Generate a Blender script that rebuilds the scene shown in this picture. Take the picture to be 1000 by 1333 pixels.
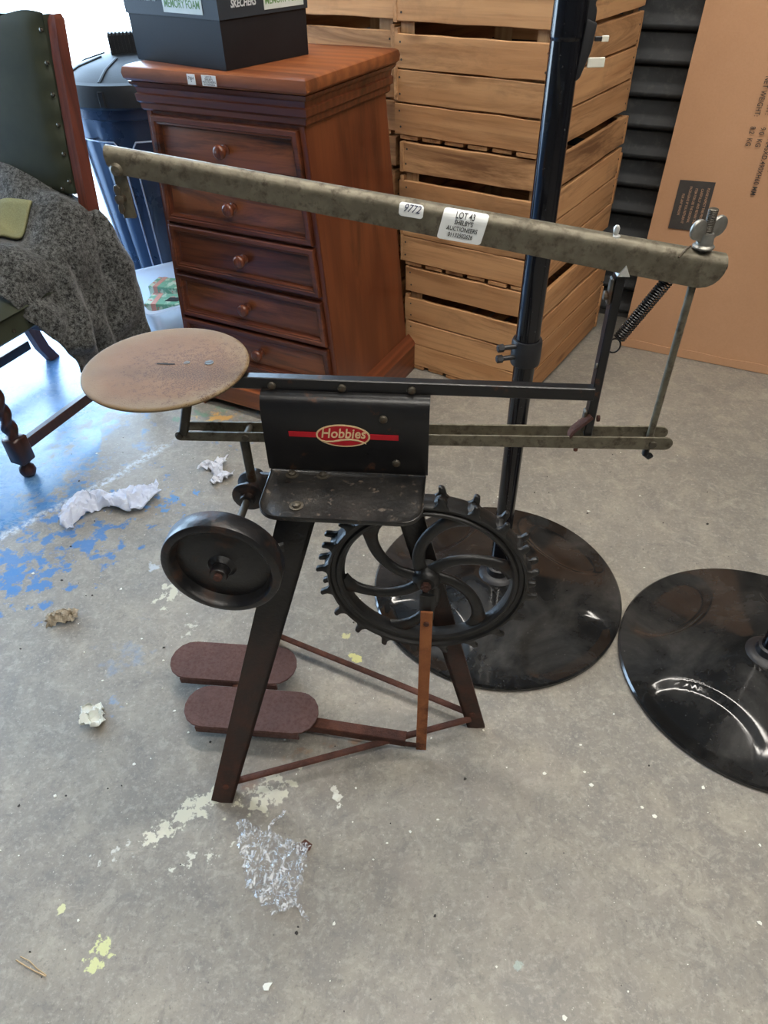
import bpy, bmesh, math, random
from mathutils import Vector, Matrix, noise
random.seed(7)
PI = math.pi
scn = bpy.context.scene
C = scn.collection
for o in list(bpy.data.objects):
    bpy.data.objects.remove(o)

# ------------------------------------------------------------------ camera
cam_d = bpy.data.cameras.new('camera')
cam = bpy.data.objects.new('camera', cam_d); C.objects.link(cam)
cam_d.sensor_fit = 'HORIZONTAL'; cam_d.sensor_width = 36.0; cam_d.lens = 36.0 * 906.7 / 1000.0
cam_d.clip_start = 0.02; cam_d.clip_end = 200
pitch, roll = math.radians(41.0845), math.radians(-1.3951)
fwd = Vector((0, math.cos(pitch), -math.sin(pitch)))
r0 = Vector((1, 0, 0)); u0 = r0.cross(fwd)
rgt = math.cos(roll) * r0 + math.sin(roll) * u0
upv = rgt.cross(fwd)
m = Matrix((rgt, upv, -fwd)).transposed().to_4x4(); m.translation = (0, 0, 1.3)
cam.matrix_world = m
scn.camera = cam

# ------------------------------------------------------------------ sky, sun, lamps, exposure
scn.view_settings.view_transform = 'Standard'; scn.view_settings.look = 'None'
scn.view_settings.gamma = 1.0; scn.view_settings.use_curve_mapping = False
scn.view_settings.exposure = 0.0
w = bpy.data.worlds.new('overcast_sky'); scn.world = w; w.use_nodes = True
bg = w.node_tree.nodes['Background']
bg.inputs[0].default_value = (0.52, 0.74, 1.0, 1); bg.inputs[1].default_value = 18.0
sun_d = bpy.data.lights.new('sun', 'SUN'); sun_d.energy = 9.0; sun_d.angle = math.radians(3); sun_d.color = (1, .97, .92)
sun = bpy.data.objects.new('sun', sun_d); C.objects.link(sun)
sun.rotation_euler = (math.radians(28), math.radians(6), 0)          # high, from behind the building's front
FIX = [(0.1, -0.35, 3.05, 0.0), (-.25, 1.75, 3.05, -.5), (1.9, -0.9, 3.05, 0.0), (0.9, 0.9, 3.05, 0.0)]   # twin-tube ceiling fittings; the askew one stands in for a rooflight
LAMP_W = 27.0
for i, (x, y, z, rz) in enumerate(FIX):
    ld = bpy.data.lights.new('tube_light', 'AREA'); ld.shape = 'RECTANGLE'; ld.size = 1.5; ld.size_y = .2
    ld.energy = LAMP_W; ld.color = (1.0, .94, .85)
    lo = bpy.data.objects.new('tube_light', ld); C.objects.link(lo); lo.location = (x, y, z - .085); lo.rotation_euler = (0, 0, rz)

# ------------------------------------------------------------------ node helpers
class G:
    def __init__(s, name):
        s.m = bpy.data.materials.new(name); s.m.use_nodes = True
        s.t = s.m.node_tree; s.b = s.t.nodes['Principled BSDF']; s.out = s.t.nodes['Material Output']
    def n(s, typ, **k):
        x = s.t.nodes.new(typ)
        for a, v in k.items(): setattr(x, a, v)
        return x
    def put(s, sock, v):
        if v is None: return
        if hasattr(v, 'is_linked') or isinstance(v, bpy.types.NodeSocket): s.t.links.new(v, sock)
        else:
            if isinstance(v, (tuple, list)) and len(v) == 3 and sock.type == 'RGBA': v = (*v, 1)
            sock.default_value = v
    def obj(s, scale=(1, 1, 1), loc=(0, 0, 0), rot=0.0, rand=False, geo=False):
        tc = s.n('ShaderNodeNewGeometry').outputs['Position'] if geo else s.n('ShaderNodeTexCoord').outputs['Object']
        if rand:
            oi = s.n('ShaderNodeObjectInfo'); sc = s.n('ShaderNodeVectorMath', operation='SCALE')
            cx = s.n('ShaderNodeCombineXYZ')
            for i, f in enumerate((17.3, 9.1, 23.7)):
                s.put(cx.inputs[i], s.math('MULTIPLY', oi.outputs['Random'], f))
            ad = s.n('ShaderNodeVectorMath', operation='ADD'); s.put(ad.inputs[0], tc); s.put(ad.inputs[1], cx.outputs[0]); tc = ad.outputs[0]
        mp = s.n('ShaderNodeMapping'); s.put(mp.inputs['Vector'], tc)
        mp.inputs['Scale'].default_value = scale; mp.inputs['Location'].default_value = loc; mp.inputs['Rotation'].default_value = (0, 0, rot)
        return mp.outputs[0]
    def noise(s, vec, scale, detail=4, rough=.55, dist=0.0):
        x = s.n('ShaderNodeTexNoise'); s.put(x.inputs['Vector'], vec); x.inputs['Scale'].default_value = scale
        x.inputs['Detail'].default_value = detail; x.inputs['Roughness'].default_value = rough; x.inputs['Distortion'].default_value = dist
        return x.outputs['Fac']
    def vor(s, vec, scale, feature='F1', out='Distance', rnd=1.0):
        x = s.n('ShaderNodeTexVoronoi', feature=feature); s.put(x.inputs['Vector'], vec); x.inputs['Scale'].default_value = scale
        x.inputs['Randomness'].default_value = rnd
        return x.outputs[out]
    def wave(s, vec, scale, dist=4, detail=3, typ='BANDS', dirn='X'):
        x = s.n('ShaderNodeTexWave', wave_type=typ); s.put(x.inputs['Vector'], vec); x.inputs['Scale'].default_value = scale
        x.inputs['Distortion'].default_value = dist; x.inputs['Detail'].default_value = detail
        if typ == 'BANDS': x.bands_direction = dirn
        return x.outputs['Fac']
    def math(s, op, a, b=None, c=None, clamp=False):
        x = s.n('ShaderNodeMath', operation=op, use_clamp=clamp); s.put(x.inputs[0], a)
        if b is not None: s.put(x.inputs[1], b)
        if c is not None: s.put(x.inputs[2], c)
        return x.outputs[0]
    def step(s, v, lo, hi):
        x = s.n('ShaderNodeMapRange', clamp=True); s.put(x.inputs['Value'], v)
        x.inputs['From Min'].default_value = lo; x.inputs['From Max'].default_value = hi
        return x.outputs[0]
    def mix(s, f, a, b, blend='MIX'):
        x = s.n('ShaderNodeMix', data_type='RGBA', blend_type=blend); s.put(x.inputs[0], f); s.put(x.inputs[6], a); s.put(x.inputs[7], b)
        return x.outputs[2]
    def sep(s, vec):
        x = s.n('ShaderNodeSeparateXYZ'); s.put(x.inputs[0], vec); return x.outputs
    def fin(s, col=None, rough=None, metal=None, bump=None, bstr=.3, bdist=.002, spec=None, **k):
        s.put(s.b.inputs['Base Color'], col); s.put(s.b.inputs['Roughness'], rough); s.put(s.b.inputs['Metallic'], metal)
        if spec is not None: s.b.inputs['Specular IOR Level'].default_value = spec
        if bump is not None:
            x = s.n('ShaderNodeBump'); s.put(x.inputs['Height'], bump); x.inputs['Strength'].default_value = bstr; x.inputs['Distance'].default_value = bdist
            s.t.links.new(x.outputs[0], s.b.inputs['Normal'])
        for a, v in k.items(): s.put(s.b.inputs[a.replace('_', ' ')], v)
        return s.m

def mottled(name, c1, c2, scale=20, rough=(.4, .6), metal=0.0, bump=.2, c3=None, t3=(.6, .7), s3=8, stretch=(1, 1, 1), spec=.5, rand=False, fine=140, **k):
    g = G(name); v = g.obj(stretch, rand=rand)
    n1 = g.noise(v, scale, 6, .6); n2 = g.noise(v, fine, 3)
    col = g.mix(g.step(n1, .35, .65), c1, c2)
    r = g.math('ADD', g.math('MULTIPLY', n1, rough[1] - rough[0]), rough[0])
    if c3 is not None:
        mk = g.step(g.math('ADD', g.noise(v, s3, 7, .65), g.math('MULTIPLY', n2, .12)), t3[0], t3[1])
        col = g.mix(mk, col, c3); r = g.math('ADD', r, g.math('MULTIPLY', mk, .25))
    return g.fin(col, r, metal, n2, bump, spec=spec, **k)

# ------------------------------------------------------------------ mesh helpers
class MB:
    def __init__(s): s.v = []; s.f = []
    def add(s, vs, fs, M=None):
        o = len(s.v)
        for p in vs:
            p = Vector(p); s.v.append(M @ p if M is not None else p)
        s.f += [tuple(i + o for i in f) for f in fs]
        return s
    def bm(s, b, M=None):
        b.verts.index_update(); s.add([v.co.copy() for v in b.verts], [[v.index for v in f.verts] for f in b.faces], M); b.free(); return s
    def box(s, c, size, M=None, bev=0.0, seg=1, rot=None):
        b = bmesh.new(); bmesh.ops.create_cube(b, size=1.0)
        bmesh.ops.scale(b, vec=Vector(size), verts=b.verts)
        if bev > 0: bmesh.ops.bevel(b, geom=list(b.edges), offset=bev, segments=seg, affect='EDGES', profile=.5)
        T = Matrix.Translation(Vector(c))
        if rot is not None: T = T @ rot.to_4x4()
        return s.bm(b, (M @ T) if M is not None else T)
    def hexa(s, bot, top):            # two quads
        return s.add(list(bot) + list(top), [(3, 2, 1, 0), (4, 5, 6, 7), (0, 1, 5, 4), (1, 2, 6, 5), (2, 3, 7, 6), (3, 0, 4, 7)])
    def lathe(s, prof, M=None, n=32, sweep=None):    # (r, z) profile round z
        vs, fs = [], []; k = len(prof)
        for i in range(n):
            a = 2 * PI * i / n; ca, sa = math.cos(a), math.sin(a)
            vs += [(r * ca, r * sa, z) for r, z in prof]
        for i in range(n):
            j = (i + 1) % n
            for q in range(k - 1):
                a, b, c, d = i * k + q, j * k + q, j * k + q + 1, i * k + q + 1
                if prof[q][0] < 1e-7: fs.append((a, c, d))
                elif prof[q + 1][0] < 1e-7: fs.append((a, b, c))
                else: fs.append((a, b, c, d))
        return s.add(vs, fs, M)
    def cyl(s, p0, p1, r0, r1=None, n=16, bev=None):
        p0, p1 = Vector(p0), Vector(p1); L = (p1 - p0).length; r1 = r0 if r1 is None else r1
        b = min(r0, r1, L) * .12 if bev is None else bev
        M = Matrix.Translation(p0) @ (p1 - p0).to_track_quat('Z', 'Y').to_matrix().to_4x4()
        return s.lathe([(0, 0), (r0 - b, 0), (r0, b), (r1, L - b), (r1 - b, L), (0, L)], M, n)
    def tube(s, pts, r, n=8, closed=False, flat=None):
        pts = [Vector(p) for p in pts]; N = len(pts); vs, fs = [], []
        rs = r if isinstance(r, (list, tuple)) else [r] * N
        t0 = (pts[1] - pts[0]).normalized(); nrm = t0.orthogonal().normalized() if flat is None else Vector(flat)
        for i in range(N):
            if closed: t = (pts[(i + 1) % N] - pts[i - 1]).normalized()
            else: t = (pts[min(i + 1, N - 1)] - pts[max(i - 1, 0)]).normalized()
            nrm = (nrm - t * nrm.dot(t)).normalized(); bi = t.cross(nrm)
            for j in range(n):
                a = 2 * PI * j / n
                if isinstance(rs[i], (tuple, list)): ra, rb = rs[i]
                else: ra = rb = rs[i]
                vs.append(pts[i] + nrm * (math.cos(a) * ra) + bi * (math.sin(a) * rb))
        for i in range(N if closed else N - 1):
            i2 = (i + 1) % N
            for j in range(n):
                j2 = (j + 1) % n; fs.append((i * n + j, i2 * n + j, i2 * n + j2, i * n + j2)[::-1])
        if not closed:
            fs.append(tuple(range(n))); fs.append(tuple((N - 1) * n + j for j in reversed(range(n))))
        return s.add(vs, fs)
    def prism(s, poly, h, M=None, bev=0.0, seg=1):       # polygon in xy, extruded 0..h in z
        b = bmesh.new(); vs = [b.verts.new((x, y, 0)) for x, y in poly]; f = b.faces.new(vs)
        if f.normal.z > 0 or sum(poly[i][0] * poly[(i + 1) % len(poly)][1] - poly[(i + 1) % len(poly)][0] * poly[i][1] for i in range(len(poly))) > 0: f.normal_flip()
        r = bmesh.ops.extrude_face_region(b, geom=[f]); top = [e for e in r['geom'] if isinstance(e, bmesh.types.BMVert)]
        bmesh.ops.translate(b, vec=(0, 0, h), verts=top)
        bmesh.ops.recalc_face_normals(b, faces=b.faces)
        if bev > 0: bmesh.ops.bevel(b, geom=list(b.edges), offset=bev, segments=seg, affect='EDGES', profile=.5, clamp_overlap=True)
        return s.bm(b, M)
    def loft(s, secs, caps=True, closed=True):
        k = len(secs[0]); vs = [p for q in secs for p in q]; fs = []
        for i in range(len(secs) - 1):
            for j in range(k if closed else k - 1):
                j2 = (j + 1) % k; fs.append((i * k + j, i * k + j2, (i + 1) * k + j2, (i + 1) * k + j))
        if caps: fs.append(tuple(reversed(range(k)))); fs.append(tuple((len(secs) - 1) * k + j for j in range(k)))
        return s.add(vs, fs)
    def grid(s, fn, nu, nv):
        vs = [fn(i / nu, j / nv) for i in range(nu + 1) for j in range(nv + 1)]
        fs = [(i * (nv + 1) + j, (i + 1) * (nv + 1) + j, (i + 1) * (nv + 1) + j + 1, i * (nv + 1) + j + 1) for i in range(nu) for j in range(nv)]
        return s.add(vs, fs)
    def mesh(s, name, mat, ang=35, recalc=True):
        me = bpy.data.meshes.new(name); me.from_pydata([tuple(p) for p in s.v], [], s.f)
        if recalc:
            b = bmesh.new(); b.from_mesh(me); bmesh.ops.recalc_face_normals(b, faces=b.faces); b.to_mesh(me); b.free()
        me.materials.append(mat); me.shade_smooth(); me.set_sharp_from_angle(angle=math.radians(ang)); me.update()
        return me
    def build(s, name, mat, parent=None, ang=35, recalc=True, loc=(0, 0, 0)):
        return link(name, s.mesh(name, mat, ang, recalc), parent, loc)

def link(name, me, parent=None, loc=(0, 0, 0), rot=(0, 0, 0)):
    o = bpy.data.objects.new(name, me); C.objects.link(o); o.location = loc; o.rotation_euler = rot
    if parent is not None: o.parent = parent
    return o
def tag(o, label=None, cat=None, group=None, kind=None):
    for k, v in (('label', label), ('category', cat), ('group', group), ('kind', kind)):
        if v: o[k] = v
    return o
def thing(name, label, cat, loc=(0, 0, 0), rz=0.0, group=None):
    o = bpy.data.objects.new(name, None); C.objects.link(o); o.location = loc; o.rotation_euler = (0, 0, rz); o.empty_display_size = .1
    return tag(o, label, cat, group)
def structure(o): o['kind'] = 'structure'; return o
def frame(o, x, y, z=None):         # 4x4 from origin and axes
    x, y = Vector(x).normalized(), Vector(y).normalized(); z = x.cross(y) if z is None else Vector(z)
    M = Matrix((x, y, z)).transposed().to_4x4(); M.translation = Vector(o); return M
def text(name, body, size, M, mat, parent, ext=.0002, shear=0.0, align='CENTER', spacing=1.0, offset=0.0, sx=1.0):
    cu = bpy.data.curves.new(name, 'FONT'); cu.body = body; cu.size = size; cu.extrude = ext; cu.shear = shear; cu.align_x = align; cu.align_y = 'CENTER'
    cu.space_character = spacing; cu.offset = offset; cu.resolution_u = 3
    t = bpy.data.objects.new(name, cu); C.objects.link(t)
    me = bpy.data.meshes.new_from_object(t); bpy.data.objects.remove(t)
    me.transform(M @ Matrix.Diagonal((sx, 1, 1, 1))); me.materials.clear(); me.materials.append(mat); me.name = name
    return link(name, me, parent)
def clone(root, loc, rz):
    r = root.copy(); C.objects.link(r); r.location = loc; r.rotation_euler = (0, 0, rz)
    for ch in root.children:
        c = ch.copy(); C.objects.link(c); c.parent = r
        for gc in ch.children:
            d = gc.copy(); C.objects.link(d); d.parent = c
    return r

# ------------------------------------------------------------------ materials
def wood(name, dark, mid, light, scale=1.0, axis=0, rough=(.35, .55), rand=True, knots=True, bump=.25, coat=0.0, dirt=None, vary=0.0):
    g = G(name); st = [9 * scale] * 3; st[axis] = .9 * scale
    v = g.obj(tuple(st), rand=rand)
    wv = g.wave(v, 1.6, 7.5, 4, 'BANDS', 'XYZ'[(axis + 1) % 3]); fn = g.noise(v, 9, 5, .65); lo = g.noise(v, .8, 3)
    st2 = [60 * scale] * 3; st2[axis] = 2.0 * scale
    fib = g.noise(g.obj(tuple(st2), rand=rand), 2, 3)
    col = g.mix(g.step(g.math('ADD', g.math('MULTIPLY', wv, .55), g.math('MULTIPLY', fn, .45)), .2, .85), mid, light)
    col = g.mix(g.step(g.noise(v, 1.3, 6, .7, 1.2), .50, .68), col, dark)
    col = g.mix(g.math('MULTIPLY', g.step(fib, .5, .75), .35), col, dark)
    if knots:
        k = g.vor(g.obj((2.2 * scale if axis != 0 else 1.3 * scale, 4 * scale, 4 * scale), rand=rand), 2.0)
        col = g.mix(g.step(k, .12, .05), col, dark)
    if vary:
        oi = g.n('ShaderNodeObjectInfo'); col = g.mix(g.math('MULTIPLY', oi.outputs['Random'], vary), col, tuple(c * .5 for c in mid))
    if dirt:
        dm = g.step(g.noise(g.obj((5, 5, 5), rand=rand), 1.2, 6, .7), .55, .8); col = g.mix(g.math('MULTIPLY', dm, .55), col, dirt)
    r = g.math('ADD', g.math('MULTIPLY', fn, rough[1] - rough[0]), rough[0])
    return g.fin(col, r, 0, g.math('ADD', fib, g.math('MULTIPLY', fn, .5)), bump, .0015, spec=.4, **({'Coat_Weight': coat, 'Coat_Roughness': .25} if coat else {}))

M_ = {}
M_['chest_front'] = wood('chest_wood_across', (.018, .005, .003), (.13, .034, .013), (.29, .092, .031), .9, 0, (.25, .42), True, False, .06, .35)
M_['chest_side'] = wood('chest_wood_upright', (.050, .012, .006), (.120, .030, .012), (.180, .050, .018), .6, 2, (.3, .45), True, False, .06, .2)
M_['plinth_side'] = wood('plinth_wood', (.030, .008, .004), (.11, .028, .011), (.17, .047, .018), .8, 1, (.3, .45), True, False, .06, .2)
M_['chest_top'] = wood('chest_wood_top', (.10, .028, .010), (.20, .058, .019), (.29, .094, .030), .45, 0, (.36, .5), True, True, .06, .25)
M_['chest_dark'] = wood('chest_moulding_wood', (.020, .006, .003), (.085, .021, .009), (.15, .042, .016), .8, 0, (.28, .42), True, False, .06, .25)
M_['knob'] = wood('turned_knob_wood', (.03, .008, .004), (.10, .026, .011), (.18, .05, .02), 3, 2, (.25, .38), True, False, .1, .4)
M_['crate'] = wood('rough_sawn_crate_wood', (.15, .066, .026), (.46, .228, .095), (.62, .350, .165), .8, 0, (.7, .88), True, True, .6, 0, (.22, .125, .062), .38)
M_['crate_post'] = wood('crate_corner_wood', (.2, .11, .05), (.42, .25, .12), (.55, .36, .19), 1.2, 2, (.7, .88), True, False, .7, 0, (.2, .12, .07), .3)
M_['chair_wood'] = wood('dark_oak', (.012, .005, .004), (.030, .010, .007), (.055, .018, .011), 2.2, 2, (.3, .45), False, False, .15, .15)
M_['post_wood'] = wood('red_mahogany', (.05, .013, .008), (.105, .027, .016), (.15, .042, .023), 1.4, 2, (.3, .45), False, False, .15, .1)

M_['black_metal'] = mottled('worn_black_paint', (.006, .006, .007), (.012, .011, .011), 14, (.22, .42), 0, .12, (.07, .028, .013), (.69, .76), 30, rand=True)
M_['cast_iron'] = mottled('black_cast_iron', (.008, .008, .008), (.016, .015, .014), 40, (.34, .5), 0, .35, (.03, .017, .011), (.68, .8), 12)
M_['fly_iron'] = mottled('flywheel_paint', (.007, .007, .008), (.014, .013, .013), 30, (.25, .45), 0, .3, (.055, .026, .015), (.60, .74), 24)
M_['shelf'] = mottled('scuffed_black_tray', (.010, .010, .010), (.022, .020, .018), 30, (.25, .4), 0, .25, (.085, .066, .05), (.65, .75), 70)
M_['steel'] = mottled('tarnished_steel', (.115, .100, .070), (.180, .160, .115), 60, (.40, .55), .45, .3, (.075, .060, .042), (.56, .74), 70)
M_['steel_dark'] = mottled('dull_dark_steel', (.06, .052, .040), (.11, .095, .070), 30, (.42, .6), .5, .25, (.09, .045, .022), (.62, .74), 30)
M_['zinc'] = mottled('bright_zinc', (.22, .21, .185), (.33, .315, .28), 60, (.34, .48), .7, .2)
M_['white_metal'] = mottled('bare_metal_edge', (.6, .6, .57), (.8, .8, .76), 40, (.3, .4), .6, .1)
M_['spring'] = mottled('black_spring_wire', (.01, .01, .011), (.02, .02, .02), 40, (.28, .4), .3, .1)
M_['rust'] = mottled('brown_rust', (.070, .025, .015), (.115, .040, .022), 30, (.75, .9), 0, .7, (.045, .019, .014), (.5, .7), 12, fine=260)
M_['rust_red'] = mottled('orange_rust', (.25, .080, .024), (.35, .125, .040), 22, (.7, .88), 0, .5, (.10, .034, .016), (.56, .72), 12, fine=260)
M_['pedal'] = mottled('rusted_pedal', (.100, .050, .042), (.125, .064, .053), 40, (.75, .9), 0, .6, (.085, .040, .032), (.5, .8), 140, fine=300)
g = G('leg_paint_rusting_low'); v = g.obj(); z = g.sep(v)[2]; n1 = g.noise(v, 28, 6, .65); n2 = g.noise(v, 160, 3)
mk = g.step(g.math('SUBTRACT', g.math('ADD', g.math('MULTIPLY', n1, .30), .13), z), -.18, .22)
col = g.mix(mk, g.mix(n1, (.008, .007, .007), (.018, .014, .012)), g.mix(g.step(n1, .4, .6), (.042, .022, .016), (.070, .028, .018)))
M_['leg'] = g.fin(col, g.math('ADD', g.math('MULTIPLY', mk, .45), .35), 0, n2, .4)
g = G('table_rusty_steel'); v = g.obj(); xyz = g.sep(v)
dx = g.math('ADD', xyz[0], .235); dist = g.math('SQRT', g.math('ADD', g.math('MULTIPLY', dx, dx), g.math('MULTIPLY', xyz[1], xyz[1])))
n1 = g.noise(v, 12, 5, .6); n2 = g.noise(v, 520, 2, .6); n3 = g.noise(v, 160, 4, .7)
edge = g.step(g.math('ADD', dist, g.math('MULTIPLY', n1, .05)), .105, .150)
sidey = g.step(g.math('SUBTRACT', g.math('MULTIPLY', xyz[0], .6), g.math('MULTIPLY', xyz[1], .8)), -.12, .02)
base = g.mix(g.step(n1, .35, .65), (.150, .076, .030), (.180, .096, .042))
base = g.mix(g.math('MULTIPLY', edge, g.math('ADD', g.math('MULTIPLY', sidey, .5), .50)), base, (.20, .17, .10))
ddx = g.math('ADD', xyz[0], .185); ddy = g.math('ADD', xyz[1], .012)
pd = g.math('SQRT', g.math('ADD', g.math('MULTIPLY', g.math('MULTIPLY', ddx, ddx), .7), g.math('MULTIPLY', ddy, ddy)))
pit = g.math('MULTIPLY', g.step(g.math('SUBTRACT', n3, g.math('MULTIPLY', pd, 3.0)), .28, .36), g.step(n2, .42, .56))
base = g.mix(pit, base, (.085, .042, .020))
M_['table'] = g.fin(base, .68, .0, n2, .25, spec=.28)
M_['slot'] = mottled('dark_slot', (.006, .005, .004), (.01, .008, .006), 30, (.8, .9))
M_['red'] = mottled('red_transfer', (.42, .008, .016), (.50, .012, .022), 40, (.35, .45), 0, .05)
M_['cream'] = mottled('cream_transfer', (.72, .52, .28), (.80, .60, .34), 40, (.4, .5), 0, .05)
M_['paper'] = mottled('white_sticker', (.74, .76, .75), (.80, .82, .81), 20, (.5, .6), 0, .05)
M_['ink'] = mottled('black_ink', (.02, .02, .022), (.035, .035, .04), 40, (.6, .7), 0, 0)
M_['pen'] = mottled('blue_black_pen', (.04, .045, .09), (.06, .065, .12), 40, (.6, .7), 0, 0)

g = G('glossy_black_stand'); v = g.obj(); sp = g.step(g.noise(v, 220, 2, .5), .70, .76); n1 = g.noise(v, 6, 5, .6)
M_['stand'] = g.fin(g.mix(g.math('MULTIPLY', sp, .35), (.005, .005, .007), (.2, .19, .18)), g.math('ADD', g.math('MULTIPLY', n1, .1), .06), 0, g.noise(v, 120, 2), .03)
g = G('dusty_black_plastic_base'); v = g.obj(); n1 = g.noise(v, 5, 6, .65, .6); sc = g.noise(g.obj((14, 90, 40), rot=.6), 5, 3, .7); sp = g.noise(v, 170, 2, .5)
dust = g.math('ADD', g.math('MULTIPLY', g.step(n1, .40, .72), .45), g.math('ADD', g.math('MULTIPLY', g.step(sc, .66, .76), .30), g.math('MULTIPLY', g.step(sp, .71, .78), .35)), clamp=True)
M_['base'] = g.fin(g.mix(dust, (.008, .008, .008), (.105, .098, .090)), g.math('ADD', g.math('MULTIPLY', dust, .35), .08), 0, g.noise(v, 60, 2), .03)
M_['collar'] = mottled('matt_black_plastic', (.012, .012, .014), (.02, .02, .022), 30, (.4, .5), 0, .1)
M_['tag_white'] = mottled('cream_plastic_tab', (.72, .70, .58), (.78, .76, .66), 30, (.45, .5), 0, .05)

g = G('brown_cardboard'); v = g.obj((60, 1.2, 60)); n1 = g.noise(v, 3, 3); n2 = g.noise(g.obj(), 3, 5, .6); n3 = g.noise(g.obj((1, 1, 1)), 240, 2)
col = g.mix(g.step(n2, .3, .7), (.42, .235, .13), (.47, .27, .155)); col = g.mix(g.math('MULTIPLY', g.step(n1, .4, .65), .18), col, (.36, .195, .105))
M_['card'] = g.fin(col, .8, 0, g.math('ADD', n1, n3), .12, spec=.2)
M_['card_print'] = mottled('black_carton_print', (.03, .026, .024), (.045, .04, .036), 30, (.7, .8), 0, 0)
M_['card_light'] = mottled('unprinted_lettering', (.36, .22, .14), (.40, .24, .15), 30, (.8, .85), 0, 0)
M_['shoe'] = mottled('charcoal_box_card', (.011, .011, .013), (.015, .015, .018), 8, (.55, .65), 0, .08, spec=.3)
M_['shoe_lid'] = mottled('slate_grey_lid_card', (.026, .033, .042), (.031, .039, .049), 8, (.5, .6), 0, .08, spec=.35)
M_['green_ink'] = mottled('green_print', (.10, .24, .06), (.13, .28, .08), 30, (.5, .6), 0, 0)
M_['mem_label'] = mottled('pale_green_grey_label', (.58, .64, .60), (.64, .69, .66), 20, (.45, .5), 0, 0)
M_['silver_ink'] = mottled('pale_silver_print', (.55, .57, .60), (.62, .64, .67), 30, (.4, .5), 0, 0)
M_['dim_ink'] = mottled('dim_grey_print', (.11, .13, .15), (.13, .15, .17), 30, (.4, .5), 0, 0)

g = G('dark_green_leather'); v = g.obj(); n1 = g.noise(v, 7, 5, .6); vr = g.vor(v, 260)
M_['leather'] = g.fin(g.mix(g.step(n1, .3, .7), (.026, .031, .018), (.044, .049, .030)), g.math('ADD', g.math('MULTIPLY', n1, .16), .46), 0, vr, .1, .0008, spec=.3)
M_['stud'] = mottled('dark_brass_stud', (.10, .09, .07), (.2, .18, .14), 60, (.22, .32), .9, .05)
g = G('grey_tweed'); v = g.obj(); n1 = g.noise(v, 85, 4, .8); n2 = g.noise(v, 260, 2, .8); n3 = g.noise(v, 16, 4)
mixv = g.math('ADD', g.math('MULTIPLY', n1, .65), g.math('MULTIPLY', n2, .35))
col = g.mix(g.step(mixv, .42, .62), (.006, .006, .006), (.165, .168, .160)); col = g.mix(g.math('MULTIPLY', g.step(n3, .4, .6), .25), col, (.030, .029, .024))
M_['tweed'] = g.fin(col, .95, 0, mixv, .9, .004, spec=.1, Sheen_Weight=.25)
g = G('sage_felt'); v = g.obj(); n1 = g.noise(v, 300, 3, .7)
M_['sage'] = g.fin(g.mix(g.step(n1, .3, .7), (.20, .20, .105), (.27, .27, .15)), .95, 0, n1, .5, .002, spec=.1)
M_['bin'] = mottled('black_bin_plastic', (.010, .012, .015), (.016, .018, .022), 10, (.5, .62), 0, .1, spec=.25)
M_['bin_body'] = mottled('hazed_bin_plastic', (.012, .020, .045), (.018, .030, .065), 6, (.22, .35), 0, .06)  # black plastic; the blue is doorway haze and sky reflection painted in
M_['bin_trim'] = mottled('moulded_edge_glint', (.30, .36, .48), (.36, .42, .54), 20, (.3, .4), 0, .05)  # pale colour paints in the light caught along the raised edges
g = G('cloudy_tub_plastic')
tr = g.n('ShaderNodeBsdfTranslucent'); tr.inputs[0].default_value = (.78, .84, .92, 1)
tp = g.n('ShaderNodeBsdfTransparent'); mx = g.n('ShaderNodeMixShader'); mx.inputs[0].default_value = .35
g.fin((.70, .76, .84), .35, 0); mx2 = g.n('ShaderNodeMixShader'); mx2.inputs[0].default_value = .5
g.t.links.new(g.b.outputs[0], mx2.inputs[1]); g.t.links.new(tr.outputs[0], mx2.inputs[2]); g.t.links.new(mx2.outputs[0], mx.inputs[1]); g.t.links.new(tp.outputs[0], mx.inputs[2]); g.t.links.new(mx.outputs[0], g.out.inputs[0])
M_['tub'] = g.m
g = G('green_floral_carton'); v = g.obj(); n1 = g.noise(v, 34, 3); n2 = g.noise(g.obj((1, 1, 1), (3, 1, 2)), 40, 3)
col = g.mix(g.step(n1, .48, .54), (.16, .40, .26), (.55, .66, .52)); col = g.mix(g.step(n2, .62, .66), col, (.55, .20, .16))
M_['floral'] = g.fin(col, .5)
M_['ribbon'] = mottled('salmon_ribbon', (.60, .26, .20), (.66, .32, .25), 30, (.5, .6), 0, .05)
M_['tissue'] = mottled('crumpled_tissue', (.62, .65, .74), (.72, .74, .80), 20, (.85, .95), 0, .2)
M_['cloth_white'] = mottled('bluish_white_rag', (.55, .60, .74), (.64, .69, .80), 60, (.85, .95), 0, .3)
M_['scrap'] = mottled('white_paper_scrap', (.68, .70, .64), (.76, .78, .72), 20, (.8, .9), 0, .1)
M_['clump'] = mottled('dried_fibre_clump', (.30, .25, .18), (.46, .40, .31), 90, (.9, .95), 0, .6)
M_['straw'] = mottled('straw', (.42, .28, .14), (.5, .36, .2), 60, (.7, .8), 0, .1)
M_['chip'] = mottled('paint_chip', (.72, .72, .64), (.8, .8, .74), 20, (.6, .7), 0, .1)
M_['grit'] = mottled('dark_grit', (.02, .018, .015), (.05, .045, .04), 20, (.8, .9), 0, .1)
g = G('clear_film'); gl = g.n('ShaderNodeBsdfGlossy'); gl.inputs['Roughness'].default_value = .12; gl.inputs[0].default_value = (.95, .97, 1, 1)
tp = g.n('ShaderNodeBsdfTransparent'); lw = g.n('ShaderNodeLayerWeight'); lw.inputs[0].default_value = .38
df = g.n('ShaderNodeBsdfDiffuse'); df.inputs[0].default_value = (.8, .82, .84, 1)
bp = g.n('ShaderNodeBump'); bp.inputs['Strength'].default_value = .9; bp.inputs['Distance'].default_value = .004
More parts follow.
